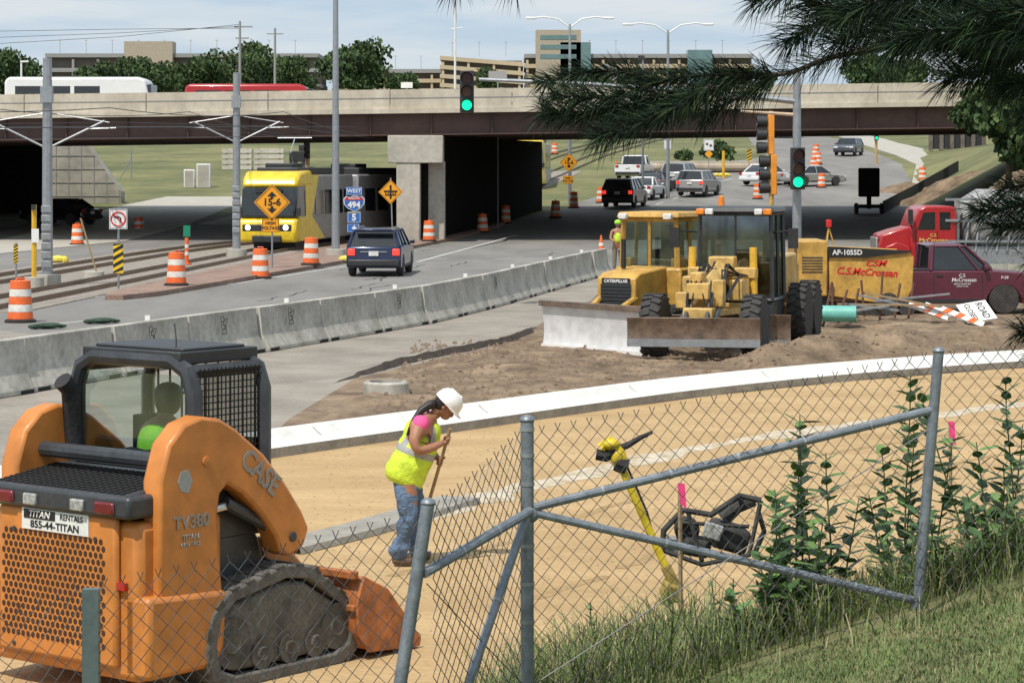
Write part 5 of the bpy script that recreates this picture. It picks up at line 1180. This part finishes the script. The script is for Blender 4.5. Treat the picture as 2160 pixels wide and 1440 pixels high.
text('TITAN',.055,face((.826,.43,1.10),R(90)),M_refl,l,off=.01); text('RENTALS',.045,face((.826,.43,1.05),R(90)),M_refl,l)
q=MB(); q.prism([(.34,1.42),(.41,1.40),(.45,1.48),(.41,1.56),(.34,1.55),(.31,1.48)],.8205,.824,'x'); q.build('emblem',M_refl,l)
q=MB(); q.tube([(-.66,.40,1.60),(.66,.40,1.60)],.055,10); q.build('torque_tube',M_dgrey,l)
q=MB(); cw=.6; y0,y1=.68,1.38; z0,z1=1.0,2.26
def hoop(y): return [(-cw,y,z0),(-cw,y,z1-.22),(-cw+.06,y,z1-.07),(-cw+.2,y,z1),(cw-.2,y,z1),(cw-.06,y,z1-.07),(cw,y,z1-.22),(cw,y,z0)]
q.tube(hoop(y0),.062,8); q.tube(hoop(y1),.05,8)
for sx in (-1,1):
    q.tube([(sx*cw,y0,1.5),(sx*cw,y1,1.5)],.045,6); q.tube([(sx*(cw-.06),y0,z1-.07),(sx*(cw-.06),y1,z1-.07)],.05,6)
q.tube([(-cw,y0,1.5),(cw,y0,1.5)],.05,6)
q.build('cab_frame',M_dgrey,l)
q=MB(); q.box((0,(y0+y1)/2,z1+.02),(cw*2-.2,.78,.09)); q.box((0,(y0+y1)/2,z1+.075),(cw*2-.3,.62,.02)); q.build('cab_roof',M_bpl,l,.03)
q=MB(); q.add([(-cw+.04,y0-.01,1.53),(cw-.04,y0-.01,1.53),(cw-.04,y0-.01,z1-.1),(-cw+.04,y0-.01,z1-.1)],[(0,1,2,3)]); q.build('rear_window',glass('rear glass',(.66,.78,.77),.18),l,smooth=False)
q=MB(); q.box((0,y0-.005,1.25),(cw*2,.06,.5)); q.build('cab_back_panel',M_dgrey,l,.02)
for sx in (-1,1):
    q=MB()
    for i in range(15): q.box((sx*cw,y0+.06+i*.042,1.87),(.007,.007,.68))
    for i in range(15): q.box((sx*cw,(y0+y1)/2,1.55+i*.046),(.006,.62,.007))
    if sx>0:
        q.build('side_screen',M_dark,l)
        q=MB(); q.add([(sx*(cw-.02),y0,1.53),(sx*(cw-.02),y1,1.53),(sx*(cw-.02),y1,z1-.1),(sx*(cw-.02),y0,z1-.1)],[(0,1,2,3)]); q.build('side_window',glass('dim glass',(.30,.33,.33),.08),l,smooth=False)
    q=MB(); q.box((sx*cw,(y0+y1)/2,1.25),(.05,.68,.5)); q.build('cab_side_panel',M_dgrey,l,.02)
q=MB(); 
for i in range(9): q.box((-.5+i*.125,y1+.01,1.87),(.012,.012,.7))
q.box((0,y1,1.62),(1.1,.03,.10)); q.build('front_guard',M_dark,l)
q=MB(); q.tube([(-.60,.66,1.6),(-.60,.62,2.0),(-.60,.54,2.08)],.07,12); q.build('exhaust_stack',M_black,l)
q=MB(); q.tube([(.3,.8,2.3),(.28,.82,2.4),(.18,.9,2.5)],.007,4); q.build('antenna',M_black,l)
q=MB(); q.box((-.02,.84,1.35),(.5,.10,.5)); q.build('seat_back',M_black,l,.04)
q=MB(); q.box((-.42,1.2,1.6),(.1,.2,.4)); q.tube([(-.38,1.1,1.6),(-.40,1.2,1.85)],.02,6); q.build('control_console',M_black,l,.02)
bk=[(a*ky,b) for a,b in [(2.30,.62),(2.22,.45),(2.24,.22),(2.36,.08),(3.0,.03),(3.0,.06),(2.40,.12),(2.29,.24),(2.27,.45),(2.34,.62)]]
q=MB(); q.prism(bk,-.92,.92); q.build('bucket',M_orgd,l,.01)
for sx in (-1,1):
    q=MB(); q.prism([(a*ky,b) for a,b in [(2.30,.63),(2.21,.45),(2.23,.21),(2.36,.06),(3.0,.02),(3.02,.08),(2.6,.5)]],sx*.92,sx*.95); q.build('bucket_side',M_orgd,l,.01)
    q=MB(); q.prism([(a*ky,b) for a,b in [(1.6,.95),(1.75,.95),(2.32,.5),(2.3,.2),(2.15,.25),(2.1,.45),(1.6,.8)]],sx*.45,sx*.55); q.build('bucket_link',M_org,l,.02)
for zz,hh in ((.64,.06),(.40,.05)): q=MB(); q.box((0,2.0,zz),(1.86,.06,hh)); q.build('bucket_rib',M_orgd,l,.01)
pos=Matrix.Translation((LX,LY,0))@Matrix.Rotation(th,4,'Z')@Vector((-.04,1.02,0))
dr=thing('person','loader driver in green vest and dark cap seen through the cab window','person',(pos.x,pos.y,.10),th)
skin_obj('body',[((0,0,1.15),.14),((0,0,1.42),.15),((0,0,1.62),.12),((0,0,1.72),.05),((0,.02,1.78),.05),((-.2,0,1.60),.07),((-.24,.07,1.42),.05),((-.2,.16,1.38),.035),((.2,0,1.60),.07),((.24,.07,1.42),.05),((.2,.16,1.38),.035),((-.1,.1,1.15),.09),((-.12,.2,1.12),.06),((.1,.1,1.15),.09),((.12,.2,1.12),.06)],[(0,1),(1,2),(2,3),(3,4),(2,5),(5,6),(6,7),(2,8),(8,9),(9,10),(0,11),(11,12),(0,13),(13,14)],M_skin,dr)
skin_obj('safety_vest',[((0,-.02,1.2),.18),((0,-.02,1.42),.20),((0,-.01,1.58),.21),((0,0,1.68),.14)],chain(4),M_vestg,dr)
q=MB(); q.sph((0,.03,1.83),.105,14,10,(.85,1,1.1)); q.build('head',M_hair,dr); q=MB(); q.sph((0,.03,1.88),.115,14,8,(.9,1,.75)); q.box((0,.13,1.88),(.14,.10,.015)); q.build('cap',M_bpl,dr,)
# ------------------------------------------------ yellow tool and engine frame, stakes
YT=14.2
def tp(px,py,y=0): v=P(px,py,YT+y); return v
t=thing('yellow_concrete_tool','upright yellow handled power tool standing behind the fence','tool',(0,0,0))
q=MB(); q.tube([tp(1300,960),tp(1335,1040),tp(1375,1130),tp(1420,1230)],.024,10); q.build('shaft',M_toolY,t)
q=MB(); q.tube([tp(1268,945),tp(1285,930),tp(1308,950),tp(1318,985)],.035,10,.03); q.sph(tp(1288,936),.06,12,8,(1.0,1,.62)); q.sph(tp(1302,962),.045,10,7,(1,1,1.3)); q.build('motor_head',M_toolY,t)
q=MB(); q.tube([tp(1300,948),tp(1325,938),tp(1352,922),tp(1376,911)],.024,8,.010); q.build('grip',M_black,t)
q=MB(); q.tube([tp(1258,958),tp(1278,962),tp(1300,950)],.034,8); q.build('grip',M_black,t)
q=MB(); q.tube([tp(1300,975),tp(1322,985)],.05,8); q.build('clamp_collar',M_black,t)
q=MB(); q.tube([tp(1402,1190),tp(1425,1235),tp(1400,1275)],.035,8,.045); q.box(tp(1416,1245),(.11,.12,.10),(.2,.3,.2)); q.build('foot_block',mat('muddy yellow',(.34,.25,.06),.9,var=.4,scale=10),t,.02)
q=MB(); pts=[tp(1312,960),tp(1330,1000),tp(1365,1080),tp(1378,1130)]; q.tube(pts,.008,6); q.build('cable',M_black,t)
t=thing('engine_frame','black power trowel engine and frame lying in the weeds behind the fence','machine',(0,0,0)); q=MB()
YF=15
mbm=mat('dirty black metal',(.045,.044,.042),.8,var=.5,scale=9,bscale=20)
def fp(px,py,y=0): return P(px,py,YF+y)
for y in (0,.3):
    q.tube([fp(1398,1160,y),(fp(1400,1118,y)),fp(1440,1075,y),fp(1500,1085,y),fp(1560,1045,y),fp(1605,1055,y)],.020,8)
    q.tube([fp(1450,1075,y),fp(1480,1180,y)],.016,6); q.tube([fp(1410,1100,y),fp(1580,1110,y)],.013,6); q.tube([fp(1398,1160,y),fp(1480,1190,y),fp(1580,1170,y),fp(1605,1055,y)],.016,6)
for p in ((1400,1118),(1560,1045),(1480,1180)): q.tube([fp(*p),fp(*p,.3)],.018,6)
q.build('tube_frame',mbm,t)
q=MB(); q.tube([fp(1525,1095,.1),fp(1555,1068,.1),fp(1592,1055,.1)],.05,10,.035); q.build('curved_shroud',mbm,t)
q=MB(); q.box(fp(1535,1130,.15),(.24,.22,.16),(.1,.3,.2)); q.box(fp(1465,1150,.12),(.18,.2,.12),(0,.2,.1)); q.build('engine_block',mbm,t,.03)
q=MB(); q.lathe([(.02,0),(.08,0),(.08,.1),(.02,.1)],fp(1450,1118,.05),'y',14); q.build('recoil_starter',mbm,t,.02)
q=MB(); q.box(fp(1503,1120,-.02),(.12,.02,.10),(0,.3,0)); q.build('engine_cover',M_lampg,t,.01)
q=MB(); q.box(fp(1425,1150,.1),(.12,.1,.09),(.3,.2,0)); q.build('battery_box',M_grey,t,.01)
q=MB(); q.tube([fp(1600,1080,.1),fp(1612,1120,.1),fp(1590,1170,.1)],.018,6); q.build('exhaust_pipe',M_dgrey,t)
for px,pt,pb,Y,l_ in ((1436,1018,1300,13.2,'wooden survey stake with pink flag behind the yellow tool'),(2006,888,1060,16.5,'wooden survey stake with pink flag right of the tall fence post')):
    t=thing('survey_stake',l_,'stake',(0,0,0)); q=MB(); q.tube([P(px-2,pt,Y),P(px,pb,Y)],.012,4); q.build('stake',M_wood,t)
    q=MB(); a,b=P(px,pt,Y),P(px,pt+45,Y); q.add([a+Vector((-.02,-.015,0)),a+Vector((.02,-.02,0)),b+Vector((.03,-.03,-.02)),b+Vector((.0,-.01,.0))],[(0,1,2,3)]); q.build('pink_ribbon',M_flag,t,smooth=False)
# ------------------------------------------------ chain link fence
fn=thing('chain_link_fence','galvanised chain link fence with diagonal braces crossing the foreground','fence',(0,0,0))
def mesh_panel(B0,B1,H,name='chain_link_mesh',hp_=.036,vp=.041):
    B0,B1=Vector(B0),Vector(B1); L=(Vector((B1.x,B1.y))-Vector((B0.x,B0.y))).length; n=int(L/hp_); m_=int(H/vp); q=MB()
    for k in range(n):
        pts=[]
        for j in range(m_+1):
            u=(k+((j+k)&1))/n; b=B0+(B1-B0)*u; off=.003*math.sin(j*1.7+k)+.02*math.sin(u*5+j*.1)
            pts.append(b+Vector((0,off,j*vp-.012*math.sin(u*math.pi)*(j/m_))))
        e=pts[-1]; pts.append(e+Vector(((.012 if k%2 else -.012),0,.03)))
        q.tube(pts,.0024,3,cap=False)
    return q.build(name,M_wire,fn,smooth=False)
def PP(px,py,Y): return P(px,py,Y)
A=PP(1980,740,11.2); B=PP(1112,885,10.8); Cc=PP(903,1060,10.0); D=PP(190,1243,9.6)
Bd=B-Vector((0,0,1.45)); Ad=PP(1935,1282,11.2); Cd=PP(835,1500,9.95); Dd=D-Vector((0,0,1.3))
for a,b,r_ in ((A,Ad,.025),(B,Bd,.030),(Cc,Cd,.028)):
    q=MB(); q.tube([a,b],r_,12); q.build('post',M_fence,fn)
    q=MB(); q.sph(a,r_*1.15,12,6,(1,1,.7)); q.build('post_cap',M_fence,fn)
q=MB(); q.hexa([Dd+Vector(v) for v in ((-.033,0,0),(.033,0,0),(.033,.05,0),(-.033,.05,0))],[D+Vector(v) for v in ((-.033,0,0),(.033,0,0),(.033,.05,0),(-.033,.05,0))]); q.build('post',mat('green steel',(.12,.16,.16),.5,.4,var=.2),fn)
rails=((PP(1125,1070,10.8),PP(1972,863,11.2),.020),(PP(1130,1082,10.8),PP(1932,1266,11.2),.019),(PP(895,1208,9.98),PP(1118,1078,10.75),.022),(PP(1110,1090,10.75),PP(985,1450,10.3),.020))
for a,b,r_ in rails:
    q=MB(); q.tube([a,b],r_,10); q.build('brace_rail',M_fence,fn)
    k=int((b-a).length/.3)
    for i in range(1,k):
        q=MB(); c=a+(b-a)*(i/k); dd_=(b-a).normalized()*.006; q.tube([c-dd_,c+dd_],r_*1.12,10); q.build('tie_band',M_steel,fn)
q=MB(); q.sph(PP(1120,1085,10.8),.037,10,6); q.build('rail_clamp',M_fence,fn)
for a,b in ((PP(1130,1440,10.75),PP(1960,905,11.2)),(PP(900,1230,10),PP(1100,1440,10.7))): q=MB(); q.tube([a,b],.0028,4); q.build('tension_wire',M_wire,fn)
for py in (905,960,1020,1150,1230,1310):
    q=MB(); q.lathe([(.033,-.008),(.0335,.008)],P(1112,py,10.8),'z',12); q.build('tie_band',M_steel,fn)
hm_=1.2
mesh_panel(B+Vector((.03,0,-hm_-.05)),A+Vector((-.03,0,-hm_-.02)),hm_)
mesh_panel(A+Vector((.03,0,-hm_-.02)),Vector((A.x+1.3,A.y+.25,A.z-hm_+.10)),hm_)
mesh_panel(Cc+Vector((0.02,0,-hm_-.02)),B+Vector((-.03,0,-hm_-.06)),hm_)
mesh_panel(D+Vector((.02,-.0,-hm_+.02)),Cc+Vector((-.03,0,-hm_-.05)),hm_)
mesh_panel(PP(-140,1330,9.5)+Vector((0,0,-hm_)),D+Vector((-.02,0,-hm_+.02)),hm_)
# ------------------------------------------------ near vegetation
def blade_(q,p,h,lean,a,w):
    d=Vector((math.cos(a),math.sin(a),0)); s_=Vector((-math.sin(a),math.cos(a),0))*w
    p1=p+Vector((0,0,h*.5))+d*lean*.3*h; p2=p+Vector((0,0,h*.85))+d*lean*.75*h; p3=p+Vector((0,0,h*(1-.35*lean)))+d*lean*1.2*h
    q.add([p-s_,p+s_,p1-s_*.8,p1+s_*.8,p2-s_*.5,p2+s_*.5,p3],[(0,1,3,2),(2,3,5,4),(4,5,6)])
q=MB()
for i in range(56000):
    x=uni(-.15,3.6); y=uni(10.9,15.9)
    if y<11.35 and x>.9: 
        if rnd()<.75: continue
    dn=.55+.9*nz(x,y,1.1)+.35*(x>.8)-.1*(x<.5)
    if rnd()>dn: continue
    h=uni(.12,.42)*(1.35 if nz(x+5,y,.9)>.0 else .8)*(.85+.15*min(1,max(0,x)))
    if y<11.4: h*=.42
    q.m=1 if rnd()<.22 else 0; blade_(q,Vector((x,y,T(x,y)-.02)),h,uni(.1,.95),uni(0,6.28),uni(.0018,.0045))
tag(q.build('tall_grass',[M_gr1,M_gr2],smooth=False),'tall unmown grass and weeds growing along the foot of the fence','grass',kind='stuff')
q=MB()
for i in range(70000):
    x=uni(.1,2.7); y=uni(7.6,11.2)
    if x>.2135*y+.1 : continue
    q.m=1 if rnd()<.2+.4*nz(x,y,2.5) else 0; blade_(q,Vector((x,y,T(x,y)-.005)),uni(.015,.042),uni(.2,1.1),uni(0,6.28),.0024)
tag(q.build('lawn_grass',[M_gr3,M_gr2],smooth=False),'short mown lawn in the lower right corner','grass',kind='stuff')
def leaf(q,p,d,up,L,w):
    s_=d.cross(up).normalized()*w; n_=s_.cross(d).normalized()
    q.add([p,p+d*L*.3+s_-n_*.0,p+d*L*.7+s_*.8-n_*L*.06,p+d*L-n_*L*.14,p+d*L*.7-s_*.8-n_*L*.06,p+d*L*.3-s_,p+d*L*.3-n_*L*.05,p+d*L*.7-n_*L*.1],[(0,1,6),(1,2,7,6),(2,3,7),(3,4,7),(4,5,6,7),(5,0,6)])
def plant(px,Y,ytop,ns,label,spread=.18,leafL=.15):
    x=XP(px,Y); z=T(x,Y); h=zpx(ytop,Y)-z; t=thing('leafy_weed',label,'plant',(x,Y,z)); qs=MB(); ql=MB()
    for s_ in range(ns):
        hh=h*uni(.4,.9) if s_ else h; dx,dy=(uni(-spread,spread),uni(-spread,spread)) if s_ else (0,0)
        cx,cy=uni(-.02,.02),uni(-.02,.02)
        f=lambda u:Vector((dx*.5+dx*u*1.0+cx*math.sin(u*5),dy*.5+dy*u*1.0+cy*math.sin(u*4),hh*u))
        qs.tube([f(i/6) for i in range(7)],.007,5,.003)
        k=int(hh/.045)
        for i in range(k):
            u=.12+.88*i/k; a=i*1.57+s_+uni(-.3,.3)
            for aa in (a,a+math.pi+uni(-.3,.3)):
                d=Vector((math.cos(aa),math.sin(aa),uni(.15,.95))).normalized(); ql.m=0 if rnd()<.5 else 1
                leaf(ql,f(u),d,Vector((uni(-.3,.3),uni(-.3,.3),1)),leafL*uni(.7,1.15)*(1-.3*u),leafL*.23*(1-.2*u))
    qs.build('stem',mat('stem green',(.10,.13,.05),.7),t); ql.build('foliage',[M_pl1,M_pl2],t,ang=60)
plant(1690,12.4,875,4,'leafy weed with upright stems left of the tall fence post',.16)
plant(1748,12.2,955,3,'shorter leafy weed just right of the tallest middle weed',.10)
plant(1640,12.0,1060,4,'low leafy weed beside the engine frame',.14)
plant(1915,12.8,785,6,'tall leafy weed directly behind the tall fence post',.22)
plant(2130,12.6,795,8,'leafy weed cut by the right frame edge',.28)
plant(1720,11.9,1120,6,'low bushy weed right of the middle weeds',.24)
plant(1620,11.9,1150,5,'lowest bushy weed in front of the engine frame',.2)
plant(2040,12.0,1050,6,'low weed under the right survey stake',.24)
plant(1930,11.9,1080,5,'low weed at the foot of the tall fence post',.22)
plant(2120,11.9,1040,7,'dense low weed in front of the right edge weeds',.26)
plant(1440,12.6,1300,4,'short weed at the foot of the left survey stake',.2,.08)
plant(1250,12.6,1270,4,'thin weed right of the middle fence post',.2,.07)
plant(1540,12.2,1220,5,'short weed below the engine frame',.22,.08)
# ------------------------------------------------ pine
pn=thing('pine_tree','dark long needled pine whose branches hang into the upper right','tree',(2.9,6.6,T(2.9,6.6)))
pl=Vector(pn.location); q=MB(); q.tube([(0,0,-.1),(.05,.1,2),(0,.1,5),(.0,0,8)],.22,12,.12); q.build('trunk',M_bark,pn)
def twig(pts,Y,nl=.13,per=1500,r=.012,m=0,spread=.9):
    ps=[P(a,b,Y+(c[0] if c else 0))-pl for a,b,*c in pts]
    ps=[Vector(p) for p in dens([tuple(p) for p in ps],6)]
    q=MB(); q.tube(ps,r,6,r*.35); o=q.build('branch',M_bark,pn)
    q=MB()
    for a,b in zip(ps,ps[1:]):
        L=(b-a).length; d=(b-a).normalized()
        for i in range(int(L*per*.85)+1):
            p=a+(b-a)*rnd(); e=Vector((uni(-1,1),uni(-1,1),uni(-1,1))); e-=d*e.dot(d)
            if e.length<.1: continue
            e.normalize(); dr_=(d*uni(.25,1.1)+e*spread*uni(.5,1)).normalized(); s_=dr_.cross(Vector((uni(-1,1),uni(-1,1),uni(-1,1)))).normalized()*.0012
            LL=nl*uni(.6,1.1); mid=p+dr_*LL*.55; tip=p+dr_*LL+Vector((0,0,-.12*LL))
            q.m=0 if rnd()<.78 else 1
            q.add([p-s_,p+s_,mid+s_,mid-s_,tip],[(0,1,2,3),(3,2,4)])
    q.build('needles',[M_need,M_need2],o,smooth=False)
for a in [([(2300,20),(2100,60),(1900,95),(1760,120),(1660,155),(1560,165)],6.5,.11,700,.014),
 ([(1640,160),(1500,158),(1400,170),(1330,195)],6.5,.10,1900,.007),
 ([(1560,165),(1450,215),(1330,235),(1230,240),(1150,235)],6.6,.10,2600,.007),
 ([(1500,180),(1400,240),(1310,275),(1260,290)],6.4,.09,2400,.006),
 ([(1640,165),(1550,210),(1480,245)],6.7,.10,1900,.006),
 ([(1400,170),(1290,150),(1200,160),(1140,175)],6.6,.08,1900,.005),
 ([(1330,200),(1250,205),(1170,200)],6.5,.09,2200,.005),
 ([(1480,200),(1380,215),(1290,240)],6.5,.10,2400,.005),
 ([(2300,-20),(2100,10),(1950,25),(1800,20),(1700,5)],6.2,.12,2600,.010),
 ([(1950,25),(1850,60),(1760,90)],6.3,.12,2600,.006),
 ([(1800,20),(1720,50),(1660,90)],6.4,.12,2000,.006),
 ([(2300,100),(2150,110),(2020,105),(1920,80)],6.2,.12,3000,.008),
 ([(2150,110),(2080,150),(2000,165)],6.3,.12,2800,.006),
 ([(2250,60),(2100,70),(1990,60),(1880,100)],6.0,.12,3000,.006),
 ([(1700,-30),(1640,-10),(1590,5)],6.3,.10,1700,.005),
 ([(2250,150),(2180,175),(2110,185)],6.2,.12,2600,.006),
 ([(2250,10),(2150,30),(2060,20)],6.0,.12,2800,.006),
 ([(2250,40),(2180,50),(2080,90)],6.1,.12,2800,.006),
 ([(2100,-20),(1980,-10),(1860,0),(1780,40)],6.1,.12,2600,.006),
 ([(1000,-90),(975,-50),(950,-30)],6.3,.10,1500,.005),([(1120,-90),(1090,-50),(1070,-35)],6.3,.10,1500,.005),
 ([(2300,430),(2200,430),(2120,440),(2060,445)],6.4,.09,2200,.006),([(2250,360),(2180,385),(2110,400)],6.5,.09,1700,.005),
 ([(2300,480),(2230,480),(2160,475),(2100,480)],6.4,.09,2000,.005),
 ([(2300,240),(2220,250),(2150,240)],6.4,.10,1700,.005),
 ([(2300,700),(2220,705),(2150,700)],6.4,.09,2200,.005),([(2300,650),(2230,660),(2180,640)],6.4,.09,1900,.005),([(2300,760),(2240,755),(2190,740)],6.4,.09,1900,.005),([(2300,560),(2220,555),(2170,550)],6.5,.09,900,.005)]:
    twig(*a)
# ------------------------------------------------ gravel crumbs (uncountable)
for nm,mm,cnt in (('loose_gravel',mat('sand crumb',(.42,.32,.19),.95),0),('loose_soil',mat('soil crumb',(.20,.145,.10),.95),1)):
    q=MB()
    for i in range(4500):
        if cnt==0: y=uni(18,44); x=uni(-6,9)
        else: y=uni(33,50); x=uni(-2,9)
        xc=interp(curbT,y)
        if cnt==0 and x<xc+.3: continue
        if cnt==1 and x>xc-1.1: continue
        s_=uni(.006,.02) if cnt==0 else uni(.01,.05)
        z=.008 if cnt==0 else max(.02,dirtH(x,y))
        q.add([(x-s_,y-s_,z),(x+s_,y-s_*.6,z),(x+s_*.2,y+s_,z),(x,y,z+s_*1.2)],[(0,1,3),(1,2,3),(2,0,3)])
    tag(q.build(nm,mm,smooth=False),'loose %s scattered over the %s'%(('pale crumbs','sand') if cnt==0 else ('brown clods','dirt')),'gravel',kind='stuff')
# ------------------------------------------------ camera, light, world
cam=bpy.data.cameras.new('camera'); co=bpy.data.objects.new('camera',cam); C.objects.link(co); co.location=(0,0,HC); co.rotation_euler=(R(90),0,0)
cam.sensor_width=36; cam.lens=36*F/2160; cam.shift_y=-(720-HY)/2160; cam.clip_end=6000; cam.clip_start=.1; S.camera=co
sv=Vector((-.33,-.52,1.05)).normalized()
sl=bpy.data.lights.new('sun','SUN'); sl.energy=4.1; sl.angle=R(.6); sl.color=(1,.94,.85); so=bpy.data.objects.new('sun',sl); C.objects.link(so); so.rotation_euler=sv.to_track_quat('Z','Y').to_euler()
W=bpy.data.worlds.new('World'); S.world=W; W.use_nodes=True; N=W.node_tree.nodes; L=W.node_tree.links; bg=N['Background']; bg.inputs[1].default_value=.09
sk=N.new('ShaderNodeTexSky'); sk.sky_type='NISHITA'; sk.sun_disc=False; sk.sun_elevation=math.asin(sv.z); sk.sun_rotation=math.atan2(sv.x,sv.y); sk.dust_density=2
tc=N.new('ShaderNodeTexCoord'); mp=N.new('ShaderNodeMapping'); mp.inputs['Scale'].default_value=(1,1,7); nn=N.new('ShaderNodeTexNoise'); nn.inputs['Scale'].default_value=9; nn.inputs['Detail'].default_value=7
cr=N.new('ShaderNodeValToRGB'); cr.color_ramp.elements[0].position=.38; cr.color_ramp.elements[0].color=(6.4,8.0,9.7,1); cr.color_ramp.elements[1].position=.62; cr.color_ramp.elements[1].color=(9.0,9.7,10.3,1)
mx=N.new('ShaderNodeMix'); mx.data_type='RGBA'; mx.inputs[0].default_value=.8
L.new(tc.outputs['Generated'],mp.inputs[0]); L.new(mp.outputs[0],nn.inputs['Vector']); L.new(nn.outputs['Fac'],cr.inputs[0]); L.new(cr.outputs[0],mx.inputs[7]); L.new(sk.outputs[0],mx.inputs[6]); L.new(mx.outputs[2],bg.inputs[0])
S.view_settings.view_transform='Standard'; S.view_settings.look='None'; S.view_settings.exposure=0
